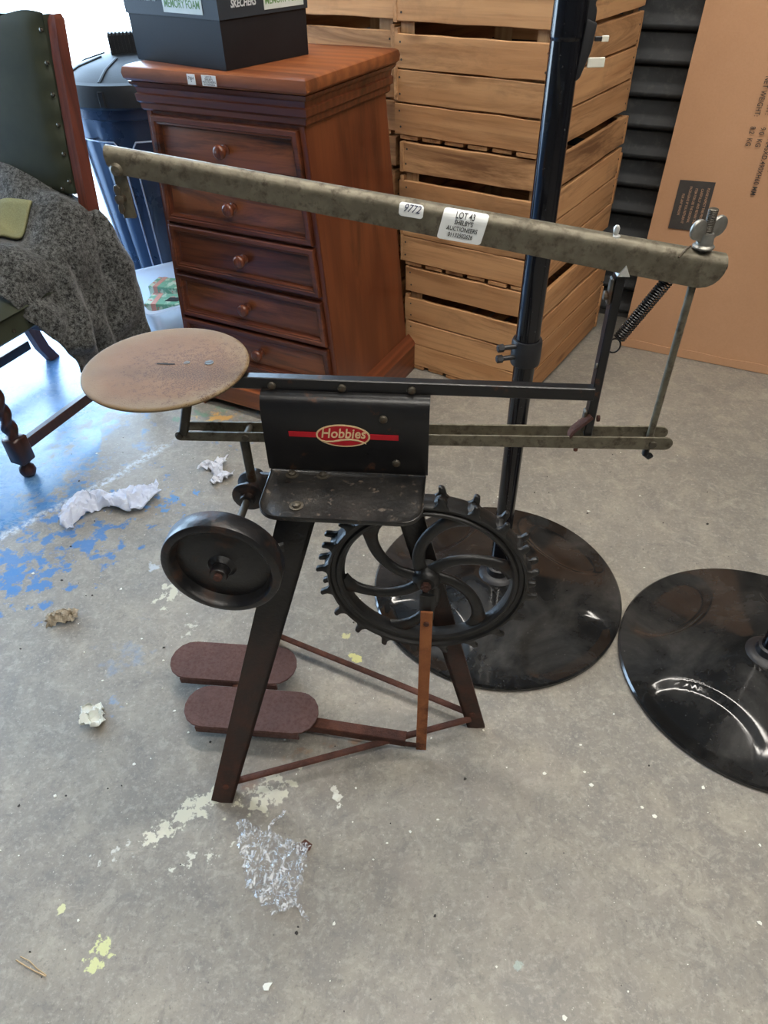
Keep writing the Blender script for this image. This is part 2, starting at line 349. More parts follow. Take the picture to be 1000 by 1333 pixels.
g.put(bp.inputs['Height'], g.noise(g.obj((1, .6, 1)), 110, 4, .65, 1.0))
for x in (gl, df, lw): g.t.links.new(bp.outputs[0], x.inputs['Normal'])
ma = g.n('ShaderNodeMixShader'); g.put(ma.inputs[0], g.math('MULTIPLY', lw.outputs['Facing'], .75, clamp=True)); g.t.links.new(tp.outputs[0], ma.inputs[1]); g.t.links.new(gl.outputs[0], ma.inputs[2])
mb = g.n('ShaderNodeMixShader'); g.put(mb.inputs[0], g.math('ADD', g.math('MULTIPLY', g.step(g.noise(g.obj((1.2, .8, 1)), 85, 5, .7, 1.2), .50, .60), .75), .08)); g.t.links.new(ma.outputs[0], mb.inputs[1]); g.t.links.new(df.outputs[0], mb.inputs[2])  # white diffuse patches paint extra highlights into the film
g.t.links.new(mb.outputs[0], g.out.inputs[0]); M_['film'] = g.m
M_['shutter'] = mottled('charcoal_shutter_steel', (.020, .022, .024), (.032, .034, .036), 14, (.55, .7), .0, .12, (.07, .07, .068), (.60, .78), 30, rand=True)
M_['wall'] = mottled('dark_painted_block_wall', (.12, .12, .115), (.15, .15, .14), 6, (.8, .9), 0, .3)
M_['pier'] = mottled('grey_steel_jamb', (.12, .12, .12), (.16, .16, .16), 10, (.5, .6), .3, .1)
M_['ceil'] = mottled('pale_roof_sheet', (.20, .20, .19), (.24, .24, .23), 4, (.7, .8), 0, .1)
M_['yard'] = mottled('pale_concrete_yard', (.52, .51, .48), (.62, .61, .58), 3, (.8, .9), 0, .3)
M_['housing'] = mottled('white_light_housing', (.7, .7, .68), (.75, .75, .73), 20, (.4, .5), 0, 0)
g = G('lit_tube'); g.fin((1, 1, 1), .4, 0); g.b.inputs['Emission Color'].default_value = (1, .95, .87, 1); g.b.inputs['Emission Strength'].default_value = 18; M_['tube'] = g.m

# floor: worn concrete with old paint
g = G('worn_concrete_floor'); v = g.obj(geo=True); xyz = g.sep(v)
n1 = g.noise(v, 2.2, 6, .6); n2 = g.noise(v, 11, 7, .68, .5); n3 = g.noise(v, 60, 5, .7); n4 = g.noise(v, 320, 2, .6)
n5 = g.noise(g.obj(loc=(4, 2, 0), geo=True), 26, 6, .72, .8); n6 = g.noise(g.obj((1, 1, 1), (9, 1, 0), geo=True), 130, 4, .7)
col = g.mix(g.step(n1, .35, .65), (.225, .208, .182), (.275, .250, .212))
col = g.mix(g.math('MULTIPLY', g.step(n2, .50, .62), .65), col, (.335, .305, .248))
col = g.mix(g.math('MULTIPLY', g.step(n2, .46, .36), .55), col, (.185, .175, .162))
col = g.mix(g.math('MULTIPLY', g.step(n5, .54, .64), .55), col, (.385, .355, .295))
col = g.mix(g.math('MULTIPLY', g.step(n5, .44, .36), .50), col, (.17, .160, .147))
col = g.mix(g.math('MULTIPLY', g.step(n3, .54, .64), .45), col, (.40, .37, .31))
col = g.mix(g.math('MULTIPLY', g.step(n6, .56, .66), .45), col, (.44, .41, .345))
col = g.mix(g.math('MULTIPLY', g.step(n6, .43, .35), .45), col, (.14, .132, .12))
col = g.mix(g.step(g.vor(v, 60, rnd=1.0), .075, .045), col, (.52, .49, .42))
dk = g.math('MULTIPLY', g.step(g.vor(g.obj(loc=(3, 7, 0), geo=True), 24), .045, .025), g.step(n1, .45, .55)); col = g.mix(dk, col, (.07, .065, .06))
def stain(col, x, y, rx, ry, rot, color, lo=.52, soft=.05, sc=26, amp=.9, fall=.55, strength=1.0, seed=0.0, det=6):
    px = g.obj((1, 1, 1), (0, 0, 0), geo=True)
    sb = g.n('ShaderNodeVectorMath', operation='SUBTRACT'); g.put(sb.inputs[0], px); sb.inputs[1].default_value = (x, y, 0)
    mp = g.n('ShaderNodeMapping', vector_type='TEXTURE'); g.put(mp.inputs[0], sb.outputs[0]); mp.inputs['Rotation'].default_value = (0, 0, rot); mp.inputs['Scale'].default_value = (rx, ry, 1)
    ln = g.n('ShaderNodeVectorMath', operation='LENGTH'); g.put(ln.inputs[0], mp.outputs[0])
    nn = g.noise(g.obj((1, 1, 1), (seed, seed * .7, 0), geo=True), sc, det, .62)
    val = g.math('SUBTRACT', nn, g.math('MULTIPLY', g.math('POWER', ln.outputs['Value'], 1.6), fall))
    mk = g.step(val, lo - .02 - .45 + .45, lo + soft)
    return g.mix(g.math('MULTIPLY', mk, strength), col, color)
BLUE = (.035, .17, .44)
col = stain(col, -.98, 1.42, .46, .40, .5, BLUE, .485, .04, 17, fall=.20, strength=.85, seed=1)
col = stain(col, -1.02, 1.25, .30, .14, .3, BLUE, .47, .03, 20, fall=.22, strength=.9, seed=5)
col = stain(col, -1.25, 1.85, .5, .4, .5, (.10, .28, .60), .42, .12, 11, fall=.2, strength=.75, seed=3)
col = stain(col, -.62, 1.56, .18, .16, .2, (.05, .24, .58), .53, .03, 26, fall=.22, strength=.8, seed=8)
col = stain(col, -.45, 1.92, .22, .16, .2, (.07, .20, .42), .50, .05, 22, fall=.25, strength=.6, seed=12)
col = stain(col, -.60, 2.02, .20, .10, 0, (.10, .26, .16), .50, .06, 18, fall=.25, strength=.6, seed=14)
col = stain(col, -.56, 2.00, .15, .055, .15, (.62, .35, .10), .45, .05, 22, fall=.25, strength=.9, seed=16)
col = stain(col, -.60, 1.02, .14, .16, .4, (.16, .26, .42), .50, .12, 20, fall=.25, strength=.45, seed=18)
col = stain(col, -.60, .88, .10, .10, .4, (.12, .28, .55), .55, .06, 26, fall=.25, strength=.5, seed=19)
col = stain(col, -.60, 1.30, .08, .035, .6, (.50, .55, .60), .50, .05, 30, fall=.25, strength=.8, seed=20)
CRM = (.62, .60, .47)
col = stain(col, -.385, .632, .115, .038, .62, CRM, .40, .02, 44, fall=.30, seed=22)
col = stain(col, -.445, .590, .055, .03, .7, (.66, .63, .50), .45, .02, 45, fall=.30, seed=25)
col = stain(col, -.245, .665, .10, .055, .45, CRM, .44, .02, 48, fall=.26, seed=28)
col = stain(col, -.36, .545, .12, .05, .45, (.62, .61, .52), .56, .02, 50, fall=.22, seed=31)
col = stain(col, -.50, .56, .16, .05, .5, (.58, .57, .52), .58, .03, 50, fall=.20, seed=33)
col = stain(col, -.545, 1.195, .05, .09, -.35, (.58, .56, .44), .46, .02, 34, fall=.28, seed=36)
col = stain(col, -.47, 1.09, .03, .05, -.3, (.52, .50, .42), .50, .04, 40, fall=.28, seed=37)
col = stain(col, -.488, .398, .030, .05, -.25, (.58, .60, .30), .42, .02, 60, fall=.30, seed=40)
col = stain(col, -.575, .465, .014, .018, 0, (.60, .60, .34), .40, .02, 60, fall=.35, seed=42)
col = stain(col, -.075, .985, .032, .014, -.5, (.60, .56, .22), .36, .02, 50, fall=.32, seed=44)
col = stain(col, -.10, 1.05, .022, .016, 0, (.56, .52, .26), .40, .02, 50, fall=.32, seed=45)
col = stain(col, -.105, .655, .016, .03, .3, (.70, .69, .62), .38, .02, 50, fall=.34, seed=47)
col = stain(col, -.27, .70, .09, .05, .25, (.26, .12, .05), .50, .16, 20, fall=.25, strength=.5, seed=50)
col = stain(col, -.13, .76, .14, .03, .22, (.34, .15, .055), .48, .12, 24, fall=.3, strength=.55, seed=52)
col = stain(col, .05, .60, .5, .4, 0, (.33, .285, .25), .50, .16, 7, fall=.1, strength=.35, seed=54)
col = stain(col, .20, .365, .016, .018, 0, (.45, .60, .58), .36, .06, 60, fall=.5, strength=.45, seed=56)
sg_ = g.math('ADD', g.math('SUBTRACT', xyz[1], g.math('MULTIPLY', xyz[0], 1.12)), g.math('ADD', -2.64, g.math('MULTIPLY', g.noise(v, 5, 3), .06)))
pcov = g.math('SUBTRACT', g.math('ADD', g.math('MULTIPLY', n2, .9), g.math('MULTIPLY', n5, .3)), g.math('MULTIPLY', g.step(xyz[0], -1.15, -.55), .42))
pmk = g.math('MULTIPLY', g.step(sg_, -.01, .03), g.step(pcov, .42, .50))
col = g.mix(g.math('MULTIPLY', pmk, .85), col, g.mix(g.step(n3, .4, .6), (.045, .17, .40), (.10, .24, .44)))
# worn seam line with pale scuffs
sl = g.math('ABSOLUTE', g.math('ADD', g.math('SUBTRACT', xyz[1], g.math('MULTIPLY', xyz[0], 1.12)), g.math('ADD', -2.64, g.math('MULTIPLY', g.noise(v, 5, 3), .06))))
col = g.mix(g.math('MULTIPLY', g.math('MULTIPLY', g.step(sl, .035, .008), g.step(xyz[0], -.66, -.72)), g.step(n3, .44, .6)), col, (.52, .56, .62))
rg = g.math('SUBTRACT', g.math('ADD', g.math('MULTIPLY', n2, .34), .30), g.math('MULTIPLY', pmk, .20))
M_['floor'] = g.fin(col, rg, 0, g.math('ADD', g.math('MULTIPLY', n3, .6), g.math('MULTIPLY', n4, .4)), .28, .0015, spec=.5)

# ------------------------------------------------------------------ the setting
W0 = Vector((.95, 2.68, 0)); WU = Vector((math.cos(math.radians(28)), -math.sin(math.radians(28)), 0)); WN = Vector((-WU.y, WU.x, 0)); WYAW = -math.radians(28)
def wp(u, z, off=0.0): return W0 + WU * u + WN * off + Vector((0, 0, z))
XL, XR, YF, HT = -4.4, 3.6, -4.5, 3.2
ul, ur = (XL - W0.x) / WU.x, (XR - W0.x) / WU.x
mb = MB(); a, b = wp(ul, 0, .1), wp(ur, 0, .1)
mb.hexa([(XL, YF, -.12), (XR, YF, -.12), (b.x, b.y, -.12), (a.x, a.y, -.12)], [(XL, YF, 0), (XR, YF, 0), (b.x, b.y, 0), (a.x, a.y, 0)])
structure(mb.build('floor', M_['floor']))
mb = MB(); mb.hexa([(XL - .2, YF - .2, HT), (XR + .2, YF - .2, HT), (b.x + .2, b.y + .1, HT), (a.x - .2, a.y + .1, HT)], [(XL - .2, YF - .2, HT + .1), (XR + .2, YF - .2, HT + .1), (b.x + .2, b.y + .1, HT + .1), (a.x - .2, a.y + .1, HT + .1)])
structure(mb.build('ceiling', M_['ceil']))
mb = MB(); LO0, LO1, LOH = 2.6, 4.9, 2.75          # wide side opening towards the yard
mb.box((XL - .1, (YF + LO0) / 2, HT / 2), (.2, LO0 - YF, HT)); mb.box((XL - .1, (a.y + LO1) / 2, HT / 2), (.2, a.y - LO1, HT)); mb.box((XL - .1, (LO0 + LO1) / 2, (HT + LOH) / 2), (.2, LO1 - LO0, HT - LOH))
structure(mb.build('wall_left', M_['wall']))
mb = MB(); mb.box((XR + .1, (YF + b.y) / 2, HT / 2), (.2, b.y - YF, HT)); structure(mb.build('wall_right', M_['wall']))
mb = MB(); mb.box(((XL + XR) / 2, YF - .1, HT / 2), (XR - XL + .4, .2, HT)); structure(mb.build('wall_front', M_['wall']))
# back wall: header, pier, left end; open doorway at left, closed shutter at right
O0, O1 = ul + .25, -1.75
S0, S1, SH = -1.50, 2.3, 2.75
mb = MB()
def wbox(mb, u0, u1, z0, z1, d0=0.0, d1=.2):
    P = [wp(u0, z0, d0), wp(u1, z0, d0), wp(u1, z0, d1), wp(u0, z0, d1)]; T = [p + Vector((0, 0, z1 - z0)) for p in P]; mb.hexa(P, T)
wbox(mb, ul, O0, 0, HT); wbox(mb, O0, O1, SH, HT); wbox(mb, O1, S0, 0, HT, -.02, .2); wbox(mb, S0, S1, SH, HT); wbox(mb, S1, ur, 0, HT)
structure(mb.build('wall_back', M_['wall']))
d1 = thing('door_1', None, None, tuple(W0), WYAW); d1['kind'] = 'structure'
mb = MB(); mb.box((S0 + .04, .02, SH / 2), (.08, .12, SH), bev=.004); mb.build('guide_rail', M_['pier'], d1)
mb = MB(); mb.box((S1 - .04, .02, SH / 2), (.08, .12, SH), bev=.004); mb.build('guide_rail', M_['pier'], d1)
PT = .0955       # shutter lath pitch
prof = [(.002, .000), (-.002, .003), (-.020, .005), (-.025, .011), (-.0275, .018), (-.026, .022), (-.007, .036), (-.005, .050), (-.004, .070), (-.006, .088), (-.004, .0925), (.004, PT + .005), (.008, PT + .005), (.006, .05), (.0035, .007)]
mb = MB(); mb.loft([[Vector((S0 + .06, y, z)) for y, z in prof], [Vector((S1 - .06, y, z)) for y, z in prof]])
lath = mb.mesh('slat', M_['shutter'], 50)
for i in range(int(SH / PT)): link('slat', lath, d1, (0, .03, .02 + i * PT))
mb = MB(); mb.box(((S0 + S1) / 2, .035, .011), (S1 - S0 - .14, .03, .022), bev=.003); mb.build('bottom_rail', M_['pier'], d1)
# outside yard
mb = MB(); mb.box((0, 0, -.2), (90, 90, .1)); structure(mb.build('ground', M_['yard']))
# twin-tube ceiling fittings
for i, (x, y, z, rz) in enumerate(FIX):
    t = thing('ceiling_light', ['twin tube ceiling light hanging over the middle of the floor', 'twin tube ceiling light added askew above the chest in place of a rooflight', 'twin tube ceiling light on the right side of the roof', 'twin tube ceiling light nearest the crates'][i], 'light', (x, y, z), rz, 'twin tube ceiling lights')
    mb = MB(); mb.box((0, 0, .02), (1.56, .2, .05), bev=.008); mb.build('housing', M_['housing'], t)
    for sx in (-.5, .5):
        mb = MB(); mb.cyl((sx, 0, .045), (sx, 0, HT - z), .008); mb.build('hanger', M_['housing'], t)
    for sy in (-.06, .06):
        mb = MB(); mb.cyl((-.74, sy, -.035), (.74, sy, -.035), .016); mb.build('tube', M_['tube'], t)

# ------------------------------------------------------------------ crates
def slat_mesh(L, h, th, seed):
    rnd = random.Random(seed); n = 7; secs = []
    for i in range(n + 1):
        x = -L / 2 + L * i / n; a, b_, c = rnd.uniform(-.0014, .0014), rnd.uniform(-.0014, .0014), rnd.uniform(-.0012, .0012)
        if i in (0, n): x += rnd.uniform(-.003, .003)
        hb, ht = -h / 2 + a, h / 2 + b_; e = .0016
        secs.append([Vector((x, -th / 2 + c + e, hb)), Vector((x, th / 2 + c, hb)), Vector((x, th / 2 + c, ht)), Vector((x, -th / 2 + c + e, ht)), Vector((x, -th / 2 + c, ht - e)), Vector((x, -th / 2 + c, hb + e))])
    return MB().loft(secs).mesh('slat', M_['crate'], 30)
CW, CD, CH = .490, .645, .380
fr = [slat_mesh(CW, .0815, .012, 10 + i) for i in range(4)]
sd = [slat_mesh(CD, .0850, .012, 20 + i) for i in range(4)]
bt = [slat_mesh(CD - .004, .062, .01, 40 + i) for i in range(3)]
pm = MB().prism([(-.022, -.022), (.024, -.022), (-.022, .024)], CH - .012, bev=.001).mesh('corner_post', M_['crate_post'])
nail = MB().lathe([(0, -.0012), (.0028, -.0006), (.003, .001), (0, .001)], Matrix.Rotation(PI / 2, 4, 'X'), 8).mesh('nail', M_['grit'])
def crate(loc, yaw, label, seed):
    # local frame: origin front-right bottom corner; x = -width..0, y = 0..depth
    rnd = random.Random(seed)
    t = thing('slatted_crate', label, 'crate', loc, yaw, 'slatted wooden crates stacked against the shutter')
    zs = [.0540, .1395, .2250, .3350]; zs2 = [.0555, .1460, .2370, .3340]
    for k, z in enumerate(zs):
        for side in (0, 1):
            o = link('slat', rnd.choice(fr), t, (-CW / 2 + rnd.uniform(-.003, .003), .006 if side == 0 else CD - .006, z + rnd.uniform(-.0012, .0012)), (0, rnd.uniform(-.004, .004), 0 if side == 0 else PI))
            o = link('slat', rnd.choice(sd), t, (-.006 if side == 0 else -CW + .006, CD / 2, zs2[k] + rnd.uniform(-.001, .001)), (rnd.uniform(-.002, .002) * 0, 0, PI / 2 if side == 0 else -PI / 2))
            if side == 0:
                for nx in (-CW + .022, -.022):
                    for dz in (-.02, .022): link('nail', nail, o.parent, (nx + rnd.uniform(-.004, .004), .0005, z + dz)).name = 'nail'
                for ny in (.025, CD - .022):
                    for dz in (-.02, .022): link('nail', nail, o.parent, (-.0005, ny + rnd.uniform(-.004, .004), z + dz), (0, 0, PI / 2)).name = 'nail'
    for px, py, r in ((-CW + .037, .036, 0), (-.037, .036, PI / 2), (-.037, CD - .036, PI), (-CW + .037, CD - .036, -PI / 2)):
        link('corner_post', pm, t, (px, py, .006), (0, 0, r))
    for i in range(6): link('bottom_board', rnd.choice(bt), t, (-CW + .05 + i * .078, CD / 2 + rnd.uniform(-.002, .002), .007), (PI / 2, 0, PI / 2))
    return t
CY = -.605; cd, cr_ = Vector((math.cos(CY), math.sin(CY), 0)), Vector((-math.sin(CY), math.cos(CY), 0))
c0 = Vector((.466, 2.064, 0))
for i, (off, back, dy, lb) in enumerate(((.036, 0, 0, 'bottom slatted crate standing on the floor behind the black pole'), (.016, .004, .010, 'middle slatted crate of the stack behind the black pole'), (-.008, .0, -.012, 'third slatted crate up in the stack behind the black pole'), (-.004, .0, .004, 'unseen fourth crate added on the stack behind the black pole to shade its gaps'))):  # the fourth crate is out of view, added to keep the gaps below dark
    p = c0 + cd * off + cr_ * back + Vector((0, 0, i * CH + .002)); crate(tuple(p), CY + dy, lb, 100 + i)
c1 = c0 - cd * (CW + .028) + cr_ * .03
for i, (off, back, dy, lb) in enumerate(((0, .0, .0, 'bottom crate of the second stack, hidden mostly behind the wooden chest'), (.004, .0, .006, 'middle crate of the second stack behind the wooden chest'), (.002, .01, .0, 'third crate up in the second stack, beyond the shoe box'), (.0, .0, .008, 'unseen fourth crate added on the second stack to shade the crates below'))):  # again an added, unseen fourth crate that blocks light from above
    p = c1 + cd * off + cr_ * back + Vector((0, 0, i * CH + .002)); crate(tuple(p), CY + .02 + dy, lb, 120 + i)

# ------------------------------------------------------------------ flat carton leaning on the shutter
ud = Vector((.88508, -.46543, 0)); vd = Vector((.07516, .14293, .98687)).normalized(); wn = ud.cross(vd) * -1.0     # wn points into the carton (away from viewer)
K = thing('flat_carton', 'tall flat brown cardboard carton leaning against the dark shutter', 'carton', (.929, 2.434, 0), 0)
def kp(u, v, w_=0.0): return ud * u + vd * v + wn * w_
mb = MB(); KW, KH, KT = .62, 1.16, .065
def dent(u, v):
    d = 0.0
    for (cu, cv, r, h) in ((.43, .17, .06, .006), (.50, .10, .05, .007), (.38, .10, .04, .004), (.46, .30, .05, .003)):
        q = ((u - cu) ** 2 + (v - cv) ** 2) / (r * r); d += h * math.exp(-q) * (1 + .9 * noise.noise(Vector((u * 40, v * 40, 3))))
    return d + .0012 * noise.noise(Vector((u * 6, v * 6, 1)))
Lw = .025 * vd.z * 0
front = MB().grid(lambda a_, b_: kp(a_ * KW, b_ * KH, .002 + dent(a_ * KW, b_ * KH)), 60, 100)
mb.add(front.v, front.f)
mb.hexa([kp(0, 0, .003), kp(KW, 0, .003), kp(KW, 0, KT), kp(0, 0, KT)], [kp(0, KH, .003), kp(KW, KH, .003), kp(KW, KH, KT), kp(0, KH, KT)])
mb.build('carton_body', M_['card'], K, 30)
mb = MB(); mb.loft([[kp(u, v, w_) for (v, w_) in ((.002, -.003), (.030 + .002 * math.sin(u * 30), -.0035), (.0315 + .002 * math.sin(u * 30), .001), (.002, .002))] for u in [KW * i / 20 for i in range(21)]])
mb.build('bottom_flap', M_['card'], K, 30)
def kM(u, v, w_=-.0032): return frame(kp(u, v, w_), -vd, ud)        # text running downwards
FS = .0220
for body, u, v in (('NET WEIGHT:', .234, .897), ('8.2  KG', .234, .762), ('GROSS WEIGHT:', .263, .925), ('9.0  KG', .263, .762), ('W.1045XD.490XH60 MM', .292, .755), ('SIZE:', .292, .925), ('ECT', .321, .668)):
    text('lettering', body, FS, kM(u, v), M_['card_print'], K, .0002, 0, 'LEFT', 1.08, .0001, .74)
mb = MB(); mb.hexa([kp(.061, .437, -.0026), kp(.173, .440, -.0026), kp(.173, .440, .001), kp(.061, .437, .001)], [kp(.060, .590, -.0026), kp(.172, .594, -.0026), kp(.172, .594, .001), kp(.060, .590, .001)])
kl = mb.build('black_label', M_['card_print'], K); kl['label'] = 'black rectangular printed notice'
for j, body in enumerate(('PLEASE INSPECT THIS PRODUCT', 'CAREFULLY AND RETAIN THE', 'ITEM FOR USE THE ORIGINAL', 'PACKAGING IF YOU RETURN IT', 'FOR ANY REASON')):
    text('lettering', body, .0110, kM(.156 - j * .0185, .516, -.0032), M_['card_light'], kl, .0002, 0, 'CENTER', 1.0, .0002, .74)

# ------------------------------------------------------------------ tapered chest of drawers
CHY = -.49
CH_ = thing('chest_of_drawers', 'reddish brown wooden chest of drawers tapering to the top under a shoe box', 'chest', (-.391, 2.023, 0), CHY)
hwz = lambda z: .3035 + (.2505 - .3035) * (z - .09) / .813
dpz = lambda z: .468 + (.430 - .468) * (z - .09) / .813
mb = MB(); zb_, zt_ = .10, .905
sec = lambda z, e=0: [Vector((-hwz(z) - e, -e, z)), Vector((hwz(z) + e, -e, z)), Vector((hwz(z) + e, dpz(z), z)), Vector((-hwz(z) - e, dpz(z), z))]
mb.loft([sec(zb_), sec(.3), sec(.6), sec(zt_)]); mb.build('carcass', M_['chest_side'], CH_)
# plinth with bracket feet
pw = .328
poly = [(-pw, 0), (-pw + .10, 0), (-pw + .115, .022), (-pw + .15, .035), (pw - .15, .035), (pw - .115, .022), (pw - .10, 0), (pw, 0), (pw, .10), (-pw, .10)]
mb = MB(); mb.prism(poly, .022, frame((0, -.024, 0), (1, 0, 0), (0, 0, 1)).copy(), bev=.002)
mb.build('plinth', M_['chest_front'], CH_)
mb = MB(); mb.box((pw - .011, .2315, .05), (.022, .505, .10), bev=.002); mb.build('plinth_side', M_['plinth_side'], CH_)
mb = MB(); mb.box((-pw + .011, .2315, .05), (.022, .505, .10), bev=.002)
mb.build('plinth_side', M_['plinth_side'], CH_)
mb = MB(); mb.loft([[Vector((x, -.024 + a_, z)) for a_, z in ((-.002, .10), (.004, .112), (.016, .125), (.026, .135), (.026, .10))] for x in (-pw, pw)])
for sx in (-1, 1):
    mb.loft([[Vector((sx * (pw + .002 - a_), y, z)) for a_, z in ((0, .10), (.006, .112), (.018, .125), (.028, .135), (.026, .10))] for y in (-.026, .485)])
mb.build('plinth_moulding', M_['plinth_side'], CH_)
# cornice steps and slab
def ring(e0, z0, e1, z1): 
    f = lambda e, z: [Vector((-.2505 - e, -e, z)), Vector((.2505 + e, -e, z)), Vector((.2505 + e, .435 + e * .8, z)), Vector((-.2505 - e, .435 + e * .8, z))]
    return [f(e0, z0), f(e1, z1)]
mb = MB(); st = [(.006, .895), (.010, .900), (.010, .912), (.016, .918), (.017, .934), (.012, .937), (.014, .950), (.022, .957), (.025, .964)]
rs = []
for e, z in st: rs.append(ring(e, z, e, z)[0])
mb.loft(rs); mb.build('cornice', M_['chest_dark'], CH_, 30)
mb = MB(); st = [(.012, .963), (.025, .966), (.031, .972), (.033, .984), (.029, .996), (.021, 1.0005)]
mb.loft([ring(e, z, e, z)[0] for e, z in st]); mb.build('top', M_['chest_top'], CH_, 30)
for z0, z1, kx in ((.752, .886, -.004), (.607, .738, -.006), (.462, .598, .004), (.310, .447, -.010), (.165, .299, .016)):
    mb = MB(); g_ = .018
    A = [Vector((-hwz(z0) + g_, 0, z0)), Vector((hwz(z0) - g_, 0, z0)), Vector((hwz(z1) - g_, 0, z1)), Vector((-hwz(z1) + g_, 0, z1))]
    def inset(d, y):
        c_ = [(1, 1), (-1, 1), (-1, -1), (1, -1)]; return [Vector((p.x + sx * d, y, p.z + sz * d)) for p, (sx, sz) in zip(A, c_)]
    mb.loft([inset(0, .02), inset(0, -.014), inset(.003, -.017), inset(.013, -.017), inset(.015, -.0135), inset(.019, -.0145), inset(.0235, -.0035), inset(.026, -.002)], caps=False)
    dd = mb.build('drawer', M_['chest_dark'], CH_, 25)
    mb = MB(); mb.loft([inset(.0255, .0), inset(.0255, -.0025), inset(.027, -.0030)]); mb.build('drawer_panel', M_['chest_front'], dd, 25)
    kz = (z0 + z1) / 2
    mb = MB(); mb.lathe([(0, 0), (.014, 0), (.014, .003), (.008, .006), (.0075, .013), (.016, .018), (.0185, .024), (.0175, .031), (.012, .035), (.009, .0345), (.006, .036), (0, .0365)], frame((kx, -.003, kz), (1, 0, 0), (0, 0, 1)), 24)
    mb.build('knob', M_['knob'], dd, 50)
mb = MB(); mb.hexa([(hwz(.15) - .016, -.004, .15), (hwz(.15) - .001, -.004, .15), (hwz(.15) - .001, .002, .15), (hwz(.15) - .016, .002, .15)], [(hwz(.895) - .016, -.004, .895), (hwz(.895) - .001, -.004, .895), (hwz(.895) - .001, .002, .895), (hwz(.895) - .016, .002, .895)]); mb.build('stile', M_['chest_side'], CH_)
mb = MB(); mb.hexa([(-hwz(.15) + .001, -.004, .15), (-hwz(.15) + .016, -.004, .15), (-hwz(.15) + .016, .002, .15), (-hwz(.15) + .001, .002, .15)], [(-hwz(.895) + .001, -.004, .895), (-hwz(.895) + .016, -.004, .895), (-hwz(.895) + .016, .002, .895), (-hwz(.895) + .001, .002, .895)]); mb.build('stile', M_['chest_side'], CH_)
for x, sx, lines in ((-.052, .0125, ('7864', '5')), (.003, .022, ('LOT 52', "SHELBY'S", 'AUCTIONEERS', '01132502626'))):
    mb = MB(); mb.box((x, -.0336, .9815), (sx * 2, .0012, .023), bev=.0003); s_ = mb.build('sticker', M_['paper'], CH_); s_['label'] = 'small white paper sticker'
    for j, tx in enumerate(lines): text('lettering', tx, .0062 if len(lines) > 2 else .009, frame((x, -.0343, .9815 + (len(lines) - 1) * .0026 - j * .0053), (1, 0, 0), (0, 0, 1)), M_['ink'], s_, .0001)

# ------------------------------------------------------------------ shoe box on the chest
SB = thing('shoe_box', 'charcoal shoe box with slate grey lid standing on top of the chest', 'shoe box', (-.3575, 1.992, 1.0008), math.radians(51))
# local: x along right-hand face, y along left-hand face
bw, bl = .292, .345
mb = MB()
def rect(e, z, e2=0): return [Vector((-e, -e, z)), Vector((bw + e, -e, z)), Vector((bw + e, bl + e, z)), Vector((-e, bl + e, z))]
mb.loft([rect(0, 0), rect(.001, .002), rect(.002, .115)]); mb.build('box_body', M_['shoe'], SB)
mb = MB(); mb.loft([rect(.0035, .1015), rect(.0055, .102), rect(.0065, .150), rect(.005, .152)]); mb.build('lid', M_['shoe_lid'], SB)
def lblbox(M, w_, h_): return MB().box((0, 0, 0), (w_, h_, .0006), M=M, bev=.0002)
LF = lambda d, z: frame((-.0068, d, z), (0, -1, 0), (0, 0, 1))     # on left-hand face
RF = lambda d, z: frame((d, -.0068, z), (1, 0, 0), (0, 0, 1))
for F, d, w_ in ((LF, .120, .145), (RF, .212, .140)):
    mb = lblbox(F(d, .129), w_, .038); s_ = mb.build('memory_foam_label'.replace('memory_foam_', 'printed_'), M_['mem_label'], SB); s_['label'] = 'pale label with green lettering'
    Mx = F(d, .129); Mx = Mx @ Matrix.Translation((0, -.001, .0005)); text('lettering', 'MEMORY FOAM', .0235, Mx, M_['green_ink'], s_, .0001, 0, 'CENTER', .95, .0002, .82)
text('brand_lettering', 'SKECHERS', .0215, RF(.075, .130), M_['silver_ink'], SB, .0002, .25, 'CENTER', 1.0, .0006, .82)
text('brand_lettering', 'SKECHERS', .030, LF(.275, .140), M_['dim_ink'], SB, .0002, .25, 'CENTER', 1.0, .0006, .85)

